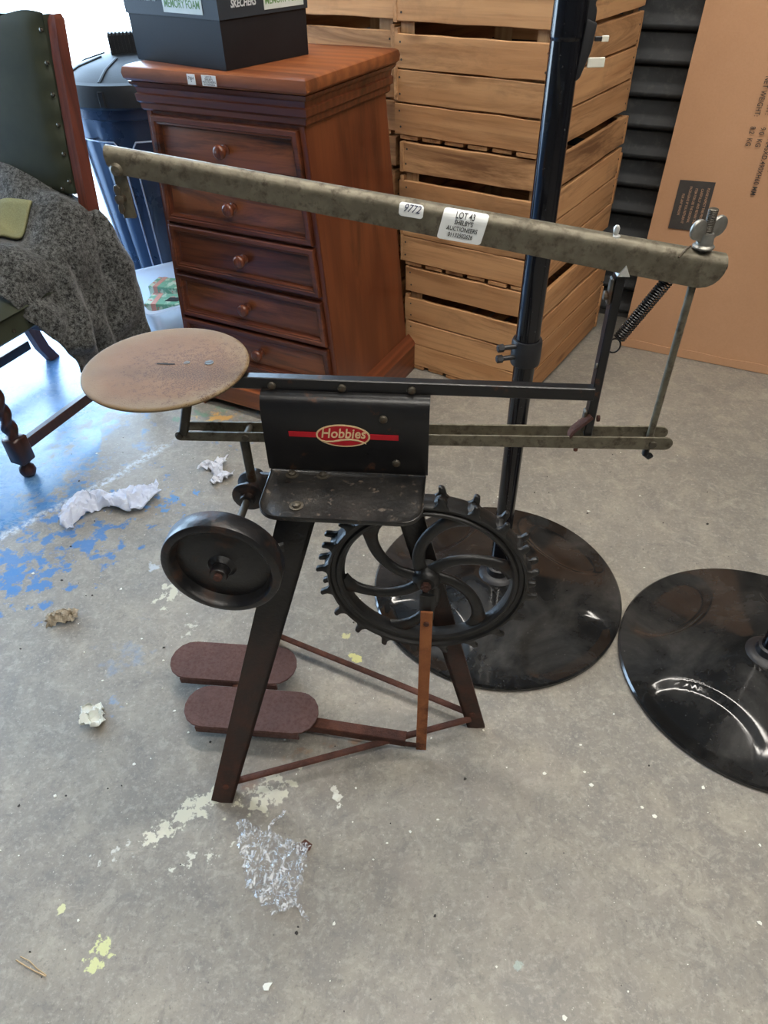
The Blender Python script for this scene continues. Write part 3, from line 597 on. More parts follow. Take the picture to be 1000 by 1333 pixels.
# ------------------------------------------------------------------ black pole stands
def make_stand(label, with_head=True):
    t = thing('pole_stand', label, 'stand', (0, 0, 0), 0, None)
    mb = MB(); NR, NA, RR_ = 44, 120, .300; vs = []; fs = []
    def hgt(r, a):
        k = max(0.0, min(1.0, (RR_ - r) / (RR_ - .05))); h = .014 + .046 * (k ** 1.15)
        x, y = r * math.cos(a), r * math.sin(a); cut = 0
        for q in range(4):                      # four moulded scallops
            th = q * PI / 2 + .62; cx_, cy_ = .235 * math.cos(th), .235 * math.sin(th)
            lx = (x - cx_) * math.cos(th) + (y - cy_) * math.sin(th); ly = -(x - cx_) * math.sin(th) + (y - cy_) * math.cos(th)
            e = math.sqrt((lx / .085) ** 2 + (ly / .135) ** 2 + 1e-9)
            s_ = max(0, min(1, (1.0 - e) / .22)); cut = max(cut, s_ * s_ * (3 - 2 * s_))
        edge = max(0, min(1, (RR_ - r) / .03))
        return h - .0105 * cut * edge
    for i in range(NR + 1):
        r = .022 + (RR_ - .022) * i / NR
        for j in range(NA):
            a = 2 * PI * j / NA; vs.append((r * math.cos(a), r * math.sin(a), hgt(r, a)))
    for i in range(NR):
        for j in range(NA):
            j2 = (j + 1) % NA; fs.append((i * NA + j, (i + 1) * NA + j, (i + 1) * NA + j2, i * NA + j2))
    mb.add(vs, fs); mb.lathe([(RR_, .014), (RR_ + .004, .010), (RR_ + .004, .003), (RR_, .0), (.022, .0)], None, NA)
    mb.build('base', M_['base'], t, 40)
    mb = MB(); mb.lathe([(.0205, .05), (.046, .05), (.046, .060), (.040, .066), (.028, .068), (.0265, .085), (.0205, .087)], None, 40); mb.build('socket', M_['collar'], t, 40)
    mb = MB(); mb.cyl((0, 0, .05), (0, 0, .70), .0200, n=32, bev=.001); mb.build('lower_pole', M_['stand'], t)
    mb = MB(); mb.lathe([(.0205, .637), (.0275, .637), (.0285, .642), (.0285, .680), (.0265, .686), (.0225, .686)], None, 32)
    for dz in (.655, .677):
        mb.cyl((-.02, -.012, dz), (-.052, -.018, dz), .0048, n=10); mb.cyl((-.046, -.017, dz), (-.058, -.0195, dz), .0075, n=6)
    mb.build('clamp_collar', M_['collar'], t)
    mb = MB(); mb.cyl((0, 0, .684), (0, 0, 1.9), .0223, n=32, bev=.001); mb.build('upper_pole', M_['stand'], t)
    mb = MB(); mb.lathe([(.0222, 1.150), (.0232, 1.152), (.0236, 1.156), (.0232, 1.162), (.0232, 1.9)], None, 32); mb.build('sleeve', M_['stand'], t)
    if with_head:
        BX = frame((.0175, .012, 1.098), (1, 0, 0), (0, 0, 1))
        mb = MB(); mb.prism([(0, .0), (.008, .006), (.019, .040), (.022, .072), (.006, .078)], .024, BX, bev=.003, seg=2)
        mb.prism([(.004, .07), (.019, .072), (.019, .088), (.015, .094), (.020, .102), (.016, .112), (.021, .122), (.021, .22), (.004, .22)], .020, BX @ Matrix.Translation((0, 0, .002)), bev=.002)
        mb.build('handle_bracket', M_['collar'], t)
        mb = MB(); mb.box((.0465, -.006, 1.1225), (.025, .003, .0125), bev=.0008); o = mb.build('tab', M_['tag_white'], t); o['label'] = 'larger cream plastic tab'
        mb = MB(); mb.box((.0545, -.006, 1.151), (.010, .003, .0075), bev=.0008); mb.build('tab', M_['tag_white'], t)['label'] = 'smaller cream plastic tab'
        mb = MB(); mb.box((.0455, -.005, 1.151), (.012, .004, .006), bev=.0008); mb.build('tab_arm', M_['collar'], t)
    return t
s1 = make_stand('tall black pole on a round domed base standing right behind the fretsaw'); s1.location = (.2754, 1.1858, 0); s1.rotation_euler = (0, 0, 0)
s2 = make_stand('second round black pole base, cut by the right edge of the photo', False); s2.location = (.826, .926, 0); s2.rotation_euler = (0, 0, math.radians(4))
s1['group'] = s2['group'] = 'round based black pole stands'

# ------------------------------------------------------------------ the treadle fretsaw
AX = Vector((math.cos(math.radians(6.5)), -math.sin(math.radians(6.5)), 0)); NX = Vector((-AX.y, AX.x, 0))
so = AX * -.15 + NX * .81
FS_ = thing('treadle_fretsaw', 'old black and rusty treadle fretsaw with round table and long steel arm', 'fretsaw', tuple(so), math.radians(-6.5))
def S(s, t, z): return Vector((s + .15, t - .81, z))
# tripod legs
def leg(foot, top, wb, wt, face, flange, th=.006):
    mb = MB(); f, t = S(*foot), S(*top); ax = (t - f).normalized(); fc = Vector(face); wx = ax.cross(fc).normalized(); fc = wx.cross(ax).normalized()
    def q(p, w_, ): return [p - wx * w_ / 2, p + wx * w_ / 2, p + wx * w_ / 2 + fc * th, p - wx * w_ / 2 + fc * th]
    mb.loft([q(f, wb), q(f + ax * .002, wb), q(t, wt)])
    def q2(p, w_): 
        e = p + wx * (flange * w_ / 2); i_ = p + wx * (flange * (w_ / 2 - th))
        return [e, i_, i_ + fc * .026, e + fc * .026] if flange > 0 else [i_, e, e + fc * .026, i_ + fc * .026]
    mb.loft([q2(f, wb), q2(t, wt)])
    o = mb.build('leg', M_['leg'], FS_)
    b = MB(); b.cyl(f + ax * .05 - fc * .003, f + ax * .05 + fc * .004, .006, n=8); b.build('bolt', M_['rust'], o)
    return o
leg((-.3985, .608, 0), (-.198, .752, .680), .041, .056, (0, 1, 0), -1)
leg((-.3993, 1.0224, 0), (-.205, .870, .680), .041, .052, (0, -1, 0), 1)
leg((.0905, .812, 0), (-.088, .840, .700), .036, .044, (0, 1, 0), 1)
# brace rods
for p, q in (((-.380, .634, .034), (.076, .812, .034)), ((-.385, 1.000, .034), (.076, .824, .034))):
    mb = MB(); mb.tube([S(*p), S(*q)], [(.004, .0075)] * 2, 8, flat=(0, 0, 1)); mb.build('brace_rod', M_['rust'], FS_)
# pedals and treadle bar
def pedal(s0, s1, t0, t1, z, sh):
    poly = []; R = (t1 - t0) / 2
    w_ = s1 - s0; cut = .045
    for i in range(9):
        a = -PI / 2 + PI * i / 8; poly.append((s1 - cut + cut * math.cos(a) , (t0 + t1) / 2 + R * math.sin(a)))
    for i in range(9):
        a = PI / 2 + PI * i / 8; poly.append((s0 + cut + cut * math.cos(a), (t0 + t1) / 2 + R * math.sin(a)))
    mb = MB(); P = [(S(x + sh * (y - t0), y, 0)) for x, y in poly]
    mb.prism([(p.x, p.y) for p in P], .004, Matrix.Translation((0, 0, z)), bev=.001)
    a, b_ = S(s0 + cut * .75, t0 + .001, z), S(s1 - cut * .75, t0 + .001, z)
    mb.box((a + b_) / 2 - Vector((0, 0, .0075)), ((b_ - a).length, .004, .017), bev=.0012)
    a, b_ = S(s0 + cut * .75 + sh * .1, t1 - .001, z), S(s1 - cut * .75 + sh * .1, t1 - .001, z)
    mb.box((a + b_) / 2 - Vector((0, 0, .0075)), ((b_ - a).length, .004, .017), bev=.0012)
    mb.build('pedal', M_['pedal'], FS_)
pedal(-.580, -.300, .842, .940, .058, 0)
pedal(-.512, -.232, .730, .828, .058, -.02)
mb = MB()
p, q = S(-.262, .770, .047), S(-.052, .752, .047); d_ = (q - p); L = d_.length; Mr = frame((p + q) / 2, d_, Vector((0, 0, 1)).cross(d_))
mb.box((0, 0, 0), (L, .022, .004), M=Mr, bev=.0008); mb.box((0, -.010, -.009), (L, .003, .02), M=Mr, bev=.0008); mb.box((0, .010, -.009), (L, .003, .02), M=Mr, bev=.0008)
p, q = S(-.10, .748, .032), S(-.018, .744, .030); mb.tube([p, q], [(.008, .003)] * 2, 8, flat=(0, 0, 1))
p, q = S(-.43, .780, .049), S(-.40, .93, .049); mb.tube([p, q], [(.004, .012)] * 2, 8, flat=(0, 0, 1))
p, q = S(-.30, .775, .048), S(-.42, .80, .048); mb.tube([p, q], [(.004, .012)] * 2, 8, flat=(0, 0, 1))
mb.build('treadle_bar', M_['rust'], FS_)
# rail
mb = MB(); a, b_ = S(-.40, .803, .8190), S(.186, .803, .8190)
mb.box((a + b_) / 2, ((b_ - a).length, .014, .0180), bev=.0012); mb.build('rail', M_['black_metal'], FS_)
bolt_prof = [(0, 0), (.0058, 0), (.0060, .0015), (.0048, .0036), (.002, .0046), (0, .0047)]
boltm = MB().lathe(bolt_prof, frame((0, 0, 0), (1, 0, 0), (0, 0, 1)), 14).mesh('bolt', M_['steel_dark'])
for s_ in (-.238, -.143, -.050): link('bolt', boltm, FS_, S(s_, .7962, .8170))
# front panel bent over the rail
prof = [(.7955, .8110), (.790, .8100), (.784, .8065), (.7795, .8000), (.7775, .793), (.776, .780), (.7755, .74), (.776, .700), (.778, .690)]
secs = []
th = .0022
for x in [-.2535 + .2285 * i / 12 for i in range(13)]:
    e = min(1, abs(x + .2535) / .006, abs(x + .025) / .006); zc = .690 + .0 * e
    outer = [S(x, t_, z_) for t_, z_ in prof]; inner = [S(x, t_ + th, z_ - (th if z_ > .8 else 0)) for t_, z_ in reversed(prof)]
    secs.append(outer + inner)
mb = MB(); mb.loft(secs); mb.build('front_panel', M_['black_metal'], FS_, 40)
pb = link('bolt', boltm, FS_, S(-.0863, .7757, .7836)); link('bolt', boltm, FS_, S(-.0694, .7757, .7116))
# emblem
E0 = S(-.1420, .7754, .7545)
def emb(rx, rz, dy, off, n=40, wob=True):
    return [(E0 + Vector((math.cos(2 * PI * i / n) * rx, 0, math.sin(2 * PI * i / n) * rz))) for i in range(n)]
def disc(rx, rz, y0, y1):
    mb = MB(); Mx = frame(E0 + Vector((0, y0, 0)), (1, 0, 0), (0, 0, 1)); mb.prism([(math.cos(2 * PI * i / 40) * rx, math.sin(2 * PI * i / 40) * rz) for i in range(40)], y1, Mx); return mb
eb = disc(.0375, .0182, -.0002, .0007).build('emblem', M_['cream'], FS_); eb['label'] = 'red oval maker emblem edged in cream'
disc(.0350, .0160, -.0005, .0006).build('emblem_field', M_['red'], eb)
mb = MB(); zb = .7520 - .7545
for x0, x1 in ((-.0755, -.0372), (.0372, .0760)):
    mb = MB(); mb.box(E0 + Vector(((x0 + x1) / 2, -.0006, .0)), (x1 - x0, .0006, .0085)); mb.build('red_band', M_['red'], eb)
text('lettering', 'Hobbies', .0215, frame(E0 + Vector((.000, -.0013, .0035)), (1, 0, .02), (0, 0, 1)), M_['cream'], eb, .0002, .18, 'CENTER', 1.0, .00035, .86)
mb = MB(); pts = [(-.034, -.004), (-.031, -.0085), (-.024, -.0105), (-.014, -.0098), (-.002, -.0068), (.010, -.0056), (.020, -.0068), (.028, -.0095), (.0315, -.012)]
mb.tube([E0 + Vector((x, -.0011, z)) for x, z in pts], [(.0004, w_) for w_ in (.0006, .0012, .0014, .0015, .0016, .0016, .0015, .0011, .0004)], 8, flat=(0, 1, 0)); mb.build('swoosh', M_['cream'], eb)
# shelf tray
mb = MB(); x0, x1, t0, t1, zs_ = -.2500, -.0285, .676, .778, .685
poly = []
R = .030
for (cx_, cy_, a0) in ((x0 + R, t0 + R, PI), (x1 - R, t0 + R, 1.5 * PI)):
    for i in range(9):
        a = a0 + PI / 2 * i / 8; poly.append((cx_ + R * math.cos(a), cy_ + R * math.sin(a)))
poly += [(x1, t1), (x0, t1)]
out = [S(x, y, zs_) for x, y in poly]; cen = sum(out, Vector()) / len(out)
def rimrow(d, z): return [Vector((cen.x + (p.x - cen.x) * (1 + d / .11), cen.y + (p.y - cen.y) * (1 + d / .051), z)) for p in out]
rows = [rimrow(-.012, zs_), rimrow(-.004, zs_ + .0005), rimrow(-.0012, zs_ + .0025), rimrow(0, zs_ + .005), rimrow(.0012, zs_ + .0045), rimrow(.001, zs_ - .002), rimrow(-.004, zs_ - .004), rimrow(-.012, zs_ - .004)]
mb.loft(rows); mb.build('shelf_tray', M_['shelf'], FS_, 50)
for s_, t_ in ((-.2192, .772), (-.1746, .773), (-.1999, .7036)):
    mb = MB(); mb.lathe([(0, .0005), (.010, .0005), (.010, .0014), (.006, .0016), (.0055, .0045), (.002, .0058), (0, .006)], Matrix.Translation(S(s_, t_, zs_)), 14); mb.build('bolt', M_['steel_dark'], FS_)
# body behind the panel
mb = MB()
a, b_ = S(-.245, .790, .700), S(-.035, .856, .700)
mb.hexa([S(-.24, .782, .672), S(-.04, .782, .672), S(-.04, .880, .672), S(-.24, .880, .672)], [S(-.24, .782, .681), S(-.04, .782, .681), S(-.04, .880, .681), S(-.24, .880, .681)])
mb.hexa([S(-.24, .8105, .672), S(-.04, .8105, .672), S(-.04, .817, .672), S(-.24, .817, .672)], [S(-.24, .8105, .8145), S(-.04, .8105, .8145), S(-.04, .817, .8145), S(-.24, .817, .8145)])
mb.build('body_frame', M_['black_metal'], FS_)
# round table
mb = MB(); tc = S(-.385, .810, .8285)
mb.lathe([(0, 0), (.107, 0), (.1105, .0010), (.1120, .0032), (.1115, .0050), (.1095, .0060), (.106, .0060), (0, .0060)], Matrix.Translation(tc), 96)
tb = mb.build('saw_table', M_['table'], FS_, 50); tb['label'] = 'round table of rust-browned steel with pale rim'
zt = .8347
mb = MB(); mb.prism([(-.013, -.002), (-.002, -.002), (.0, -.0028), (.006, -.0028), (.013, -.001), (.012, .0012), (.003, .0012), (.001, .0026), (-.004, .0026), (-.006, .0014), (-.013, .0014)], .0004, Matrix.Translation(S(-.386, .813, zt - .0002))); mb.build('slot', M_['slot'], tb)
mb = MB(); mb.cyl(S(-.3585, .8177, zt - .0003), S(-.3585, .8177, zt + .0003), .0045, n=20, bev=.0002); mb.box(S(-.3575, .8185, zt + .0003), (.006, .0022, .0004)); mb.build('hole_plug', M_['steel_dark'], tb)
mb = MB(); mb.cyl(S(-.3279, .8197, zt - .0004), S(-.3279, .8197, zt + .0005), .0062, n=20, bev=.0003); o = mb.build('screw', M_['steel_dark'], tb)
mb = MB(); mb.box(S(-.3279, .8197, zt + .0004), (.0105, .0013, .0005), rot=Matrix.Rotation(.5, 3, 'Z')); mb.build('slot', M_['slot'], tb)
# bracket from table to lower arm
mb = MB(); mb.tube([S(-.358, .797, .829), S(-.360, .797, .790), S(-.379, .797, .730)], [(.007, .0035)] * 3, 8, flat=(1, 0, 0)); mb.cyl(S(-.358, .797, .800), S(-.358, .785, .800), .006, n=12)
mb.build('table_bracket', M_['steel_dark'], FS_)
# upper arm: pressed inverted-U channel
def arm_sec(s, cut=0.0):
    k = (s + .392) / .692; zt_ = 1.1065 + (.9985 - 1.1065) * k; h = .026 + .013 * k; w_ = .020 + .007 * k; R = min(w_ / 2, .010 + .002 * k)
    zb = zt_ - h + cut * h
    O = [(-w_ / 2, zb)]
    n = 6
    for i in range(n + 1): a = PI - PI / 2 * i / n; O.append((-w_ / 2 + R + R * math.cos(a), zt_ - R + R * math.sin(a)))
    for i in range(n + 1): a = PI / 2 - PI / 2 * i / n; O.append((w_ / 2 - R + R * math.cos(a), zt_ - R + R * math.sin(a)))
    O.append((w_ / 2, zb)); th = .0024
    I = []
    for (y, z) in reversed(O):
        yy = max(-w_ / 2 + th, min(w_ / 2 - th, y)); I.append((yy * (1 - .02), zb if abs(z - zb) < 1e-9 else z - th))
    return O, [Vector((s + .15, y, z)) for y, z in O + I]
ss = [-.392, -.391, -.387, -.38, -.36] + [-.33 + .03 * i for i in range(20)] + [.265, .275, .284, .291, .296, .2995, .301]
def cutf(s):
    if s > .272: q = (s - .272) / .029; return .80 * (1 - math.sqrt(max(0, 1 - q * q)))
    if s < -.380: q = (-.380 - s) / .012; return .55 * (1 - math.sqrt(max(0, 1 - q * q)))
    return 0
mb = MB(); mb.loft([arm_sec(s, cutf(s))[1] for s in ss]); ua = mb.build('upper_arm', M_['steel'], FS_, 40)
def armlabel(s0, s1, v0, v1, skew, name='sticker'):
    # curved paper following the front of the arm; v measured down the outer profile from the top centre
    def fn(a_, b_):
        rr = .0035; HH = abs(v1 - v0); e_ = min(b_, 1 - b_) * HH; ins = rr - math.sqrt(max(0, rr * rr - max(0, rr - e_) ** 2))
        v = v0 + (v1 - v0) * b_; s = s0 + ins + (s1 - s0 - 2 * ins) * a_ + skew * (b_ - .5)
        O = arm_sec(s)[0][:8]; O = list(reversed(O)); acc = 0
        for i in range(len(O) - 1):
            p, q = Vector((O[i][0], O[i][1])), Vector((O[i + 1][0], O[i + 1][1])); L = (q - p).length
            if acc + L >= v or i == len(O) - 2:
                r = p.lerp(q, (v - acc) / L); nr = Vector((-(q - p).y, (q - p).x)).normalized(); 
                if nr.x > 0: nr = -nr
                r = r + nr * .0006; return Vector((s + .15, r.x, r.y))
            acc += L
    mb = MB(); mb.grid(fn, 12, 40); return mb.build(name, M_['paper'], FS_, 60), fn
lab2, f2 = armlabel(-.0195, .0300, .005, .0400, -.0085); lab2['label'] = 'white auction lot sticker printed LOT 43'
lab1, f1 = armlabel(-.0660, -.0390, .008, .0225, -.0015); lab1['label'] = 'small white handwritten sticker reading 9772'
def wraptext(body, size, fn, W, Hh, v, mat, par, sx=.85, slant=0):
    cu = bpy.data.curves.new('lettering', 'FONT'); cu.body = body; cu.size = size; cu.align_x = 'CENTER'; cu.align_y = 'CENTER'; cu.offset = .0001; cu.resolution_u = 3; cu.shear = slant
    t = bpy.data.objects.new('lettering', cu); C.objects.link(t); me = bpy.data.meshes.new_from_object(t); bpy.data.objects.remove(t)
    for vx in me.vertices:
        a_ = .5 + vx.co.x * sx / W; b_ = v - vx.co.y / Hh; p = fn(a_, b_); q = fn(a_, min(1, b_ + .02)); r = fn(min(1, a_ + .02), b_)
        nr = (r - p).cross(q - p).normalized(); nr = -nr if nr.y > 0 else nr
        vx.co = p + nr * .0009
    me.materials.clear(); me.materials.append(mat); link('lettering', me, par)
for j, (tx, sz) in enumerate((('LOT 43', .0092), ("SHELBY'S", .0070), ('AUCTIONEERS', .0070), ('01132502626', .0068))): wraptext(tx, sz, f2, .0495, .0350, .20 + j * .20, M_['ink'], lab2, .74)
wraptext('9772', .0105, f1, .027, .0145, .40, M_['pen'], lab1, .90, .45)
# lower arm: two flat plates joined at the ends
zl = lambda s: .7270 + (.7480 - .7270) * (s + .392) / .692
for t_, s1_ in ((.797, .301), (.823, .300)):
    mb = MB(); a, b_ = S(-.392, t_, 0), S(s1_, t_, 0); h = lambda s: .0075 + .0025 * (s + .392) / .692
    poly = [(-.392 + h(-.392) * (1 - math.sin(PI * i / 8)), zl(-.392) + h(-.392) * math.cos(PI * i / 8)) for i in range(9)]
    poly += [(s1_ - h(.3) * (1 - math.sin(PI * i / 8)), zl(.3) - h(.3) * math.cos(PI * i / 8)) for i in range(9)]
    mb.prism([(x + .15, z) for x, z in poly], .0028, frame((0, t_ - .81 + .0014, 0), (1, 0, 0), (0, 0, 1)), bev=.0005); mb.build('lower_arm_plate', M_['steel'], FS_)
mb = MB(); mb.tube([S(-.36, .81, zl(-.36) - .0085), S(-.1, .81, zl(-.1) - .008), S(.13, .81, zl(.13) - .009)], [(.0015, .013)] * 3, 8, flat=(0, 0, 1)); mb.build('lower_arm_web', M_['steel'], FS_)
for s_ in (-.385, -.287, .275):
    mb = MB(); mb.cyl(S(s_, .7925, zl(s_)), S(s_, .828, zl(s_)), .0052, n=12); mb.build('pivot_bolt', M_['steel_dark'], FS_)
# vertical post with its pivots
mb = MB(); mb.box(S(.189, .8115, .865), (.011, .021, .228), bev=.0012); po = mb.build('post', M_['black_metal'], FS_)
mb = MB(); mb.prism([(-.0075, -.006), (.0075, -.006), (.001, .007)], .014, frame(S(.190, .803, .9815) + Vector((0, 0, 0)), (1, 0, 0), (0, 0, 1)) @ Matrix.Translation((0, 0, -.006)), bev=.0005); mb.build('knife_edge', M_['white_metal'], po)
for z0, w_ in ((.955, .0055), (.775, .0055)):
    mb = MB(); mb.box(S(.1805, .806, z0), (.004, .013, .032), bev=.0015); mb.cyl(S(.1785, .806, z0 - .006), S(.174, .806, z0 - .006), w_, n=10); mb.build('pivot_bracket', M_['steel_dark'], po)
mb = MB(); mb.tube([S(.188, .801, .785), S(.178, .798, .776), S(.168, .799, .764), S(.165, .803, .752)], [(.0035, .008)] * 4, 8, flat=(0, 0, 1)); mb.cyl(S(.197, .806, .778), S(.201, .806, .778), .0045, n=10); mb.build('pivot_hook', M_['rust'], po)
mb = MB(); mb.cyl(S(.1834, .804, .857), S(.1812, .804, .857), .0035, n=10); mb.build('bolt', M_['steel_dark'], po)
# return spring
p, q = S(.203, .808, .893), S(.2475, .808, .975); ax = (q - p).normalized(); e1 = ax.orthogonal().normalized(); e2 = ax.cross(e1); N = 30; pts = []
for i in range(N * 10 + 1):
    k = i / (N * 10); a = 2 * PI * N * k; pts.append(p + (q - p) * k + (e1 * math.cos(a) + e2 * math.sin(a)) * .0068)
mb = MB(); mb.tube(pts, .00115, 5)
c_ = S(.1995, .808, .8835); mb.tube([c_ + Vector((math.cos(a) * .0075, 0, math.sin(a) * .0095)) for a in [2 * PI * i / 20 for i in range(20)]], .0011, 5, closed=True)
mb.build('spring', M_['spring'], FS_, 60)
# tension rod, wing nut, pins
mb = MB(); mb.tube([S(.2725, .808, .722), S(.2725, .808, 1.0)], .0046, 12); mb.build('tension_rod', M_['steel'], FS_)
mb = MB(); n_ = 26; mb.tube([S(.2725, .808, 1.0 + .0475 * i / (2 * n_)) for i in range(2 * n_ + 1)], [.0056 if i % 2 else .0048 for i in range(2 * n_ + 1)], 12); mb.build('threaded_stud', M_['steel_dark'], FS_, 60)
mb = MB(); mb.lathe([(.0044, .0), (.0115, .0), (.012, .002), (.0095, .004), (.0085, .012), (.0075, .016), (.0044, .0165)], Matrix.Translation(S(.2725, .808, 1.006)), 24)
wn_o = mb.build('wing_nut', M_['zinc'], FS_)
for sx in (-1, 1):
    mb = MB(); poly = [(.004, .001), (.010, .005), (.013, .008)] + [(.0145 + .0108 * math.cos(a_), .0195 + .0112 * math.sin(a_)) for a_ in [-PI * .42 + PI * 1.45 * q / 12 for q in range(13)]] + [(.004, .014)]
    mb.prism([(x * sx, z) for x, z in poly], .005, frame(S(.2725, .808, 1.008), Vector((.86, .50, 0)), (0, 0, 1)) @ Matrix.Translation((0, 0, -.0025)), bev=.0015, seg=2); mb.build('wing', M_['zinc'], wn_o, 50)
mb = MB(); mb.tube([S(.2725, .808, .735), S(.2725, .806, .722), S(.277, .804, .720), S(.279, .803, .724)], .0042, 10); mb.build('rod_hook', M_['spring'], FS_)
mb = MB(); zc = 1.0205; mb.lathe([(0, 0), (.0055, 0), (.0055, .002), (.0025, .003), (.0032, .006), (.0036, .010), (.002, .013), (0, .0132)], Matrix.Translation(S(.175, .808, 1.0155)), 14); mb.build('stud', M_['white_metal'], FS_)
mb = MB(); mb.tube([S(.258, .805, 1.0085), S(.2535, .802, 1.0065), S(.2455, .7965, .999)], .0011, 6); mb.build('split_pin', M_['steel_dark'], FS_)
mb = MB(); mb.cyl(S(.176, .799, .741), S(.176, .799, .729), .003, n=8); mb.build('pin', M_['rust'], FS_)
# blade clamp below the arm's end
mb = MB(); Mx = frame(S(-.3815, .806, 1.0575), (1, 0, 0), (0, 0, 1)); mb.box((0, 0, 0), (.0150, .056, .004), M=Mx, bev=.0008)
cl = mb.build('blade_clamp', M_['steel'], FS_)
mb = MB(); mb.lathe([(0, 0), (.006, 0), (.0055, .007), (.0035, .008), (0, .009)], frame(S(-.3855, .804, 1.052), (1, 0, 0), (0, 0, 1)), 14)
for sz in (-1, 1): mb.prism([(-.002, .003 * sz), (-.004, .010 * sz), (-.003, .015 * sz), (.001, .016 * sz), (.004, .012 * sz), (.003, .004 * sz)], .003, frame(S(-.3855, .800, 1.052), (1, 0, 0), (0, 0, 1)), bev=.0006)
mb.build('clamp_wing_nut', M_['steel_dark'], cl)
mb = MB(); mb.lathe([(0, -.001), (.006, -.0005), (.0075, .002), (.005, .005), (0, .006)], frame(S(-.381, .801, 1.0835), (1, 0, 0), (0, 0, 1)), 16); mb.build('rivet', M_['steel'], cl)
# drive rod from lower arm to pulley crank
mb = MB(); mb.tube([S(-.2935, .806, .7180), S(-.2985, .822, .625)], [(.0075, .0045)] * 2, 8, flat=(1, 0, 0)); mb.build('drive_rod', M_['steel_dark'], FS_)
# pulley + axle + flywheel
FZ, FSX = .6165, -.3005
def yM(t): return frame(S(FSX, t, FZ), (1, 0, 0), (0, 0, 1))        # lathe z points to the viewer
mb = MB(); mb.cyl(S(FSX, .838, FZ), S(FSX, .628, FZ), .0058, n=16); mb.build('axle', M_['steel_dark'], FS_)
mb = MB(); mb.lathe([(.006, -.022), (.022, -.022), (.0245, -.0205), (.0245, -.0165), (.015, -.006), (.015, .003), (.0235, .009), (.0255, .011), (.0255, .0145), (.023, .0165), (.012, .0175), (.0105, .026), (.006, .027)], yM(.812), 40); mb.build('pulley', M_['fly_iron'], FS_, 40)
mb = MB(); mb.lathe([(.006, .008), (.009, .008), (.014, .010), (.020, .003), (.066, -.003), (.0685, .003), (.070, .011), (.073, .014), (.079, .014), (.0828, .0115), (.0838, .008), (.0838, -.015), (.082, -.0185), (.074, -.0195), (.069, -.015), (.067, -.009), (.02, -.009), (.014, -.016), (.006, -.016)], yM(.652), 72)
fw = mb.build('flywheel', M_['fly_iron'], FS_, 40)
mb = MB(); mb.lathe([(.006, .0), (.0125, .0), (.0125, .012), (.011, .0145), (.006, .0145)], yM(.644), 24); mb.build('hub', M_['fly_iron'], fw)
mb = MB(); mb.cyl(S(FSX, .632, FZ), S(FSX, .624, FZ), .0060, n=16); mb.build('axle_end', M_['rust'], fw)
mb = MB(); mb.box(S(-.262, .846, FZ), (.10, .012, .020), bev=.003); mb.cyl(S(FSX, .836, FZ), S(FSX, .856, FZ), .013, n=20); mb.build('axle_bearing', M_['black_metal'], FS_)
mb = MB()
mb.tube([S(-.30, .700, FZ), S(-.262, .694, .602), S(-.228, .708, .602)], [(.004, .009)] * 3, 8, flat=(0, 1, 0)); mb.build('axle_bracket', M_['black_metal'], FS_)
# big drive wheel
WC = S(-.023, .805, .4565)
RM = frame((0, 0, 0), (1, 0, 0), (0, 0, 1))
mb = MB(); mb.lathe([(.141, .010), (.1445, .0135), (.149, .0135), (.152, .010), (.158, .0115), (.160, .0165), (.1635, .0175), (.1655, .013), (.1648, .004), (.1645, 0), (.1648, -.004), (.1655, -.013), (.1635, -.0175), (.158, -.0165), (.146, -.012), (.1395, -.009), (.1375, 0), (.141, .010)], RM, 128)
wh = mb.build('drive_wheel', M_['cast_iron'], FS_, 40, loc=WC); wh['label'] = 'black cast drive wheel with curved spokes and hooked teeth'
mb = MB()
for y0, y1 in ((-.0175, -.0095), (.0095, .0175)):
    poly = [(-.015, .1615), (-.0075, .1660), (-.0045, .172), (-.0070, .1815), (-.0035, .1840), (.0025, .1820), (.0055, .175), (.0080, .168), (.016, .1615)]
    mb.prism(poly, y1 - y0, frame((0, y1, 0), (1, 0, 0), (0, 0, 1)), bev=.0012)
poly = [(-.014, .1615), (-.006, .1670), (-.001, .1720), (.0050, .1680), (.014, .1615)]
mb.prism(poly, .022, frame((0, .011, 0), (1, 0, 0), (0, 0, 1)), bev=.0008)
tooth = mb.mesh('tooth', M_['cast_iron'], 45)
NT = 20
for i in range(NT): link('tooth', tooth, wh, (0, 0, 0), (0, 2 * PI * (i + .35) / NT, 0))
mb = MB(); pts, rs_ = [], []
for i in range(15):
    k = i / 14; r = .010 + (.146 - .010) * k; a = math.radians(54) * (1 - k ** .95) + math.radians(2)
    pts.append((r * math.cos(a), 0, r * math.sin(a))); wv = .0100 + .0025 * (2 * k - 1) ** 2 + .010 * max(0, (k - .8) / .2) ** 2; rs_.append((.0070, wv))
mb.tube(pts, rs_, 12, flat=(0, 1, 0)); spoke = mb.mesh('spoke', M_['cast_iron'], 60)
for i in range(6): link('spoke', spoke, wh, (0, 0, 0), (0, -math.radians(7 + 60 * i), 0))
mb = MB(); mb.lathe([(.004, -.020), (.020, -.020), (.023, -.016), (.023, .010), (.019, .016), (.014, .020), (.004, .020)], RM, 28); mb.build('hub', M_['cast_iron'], wh)
mb = MB(); mb.cyl((0, -.020, 0), (0, -.029, 0), .0085, n=6); mb.cyl((0, -.029, 0), (0, -.033, 0), .0045, n=10); mb.build('hub_nut', M_['rust'], wh)
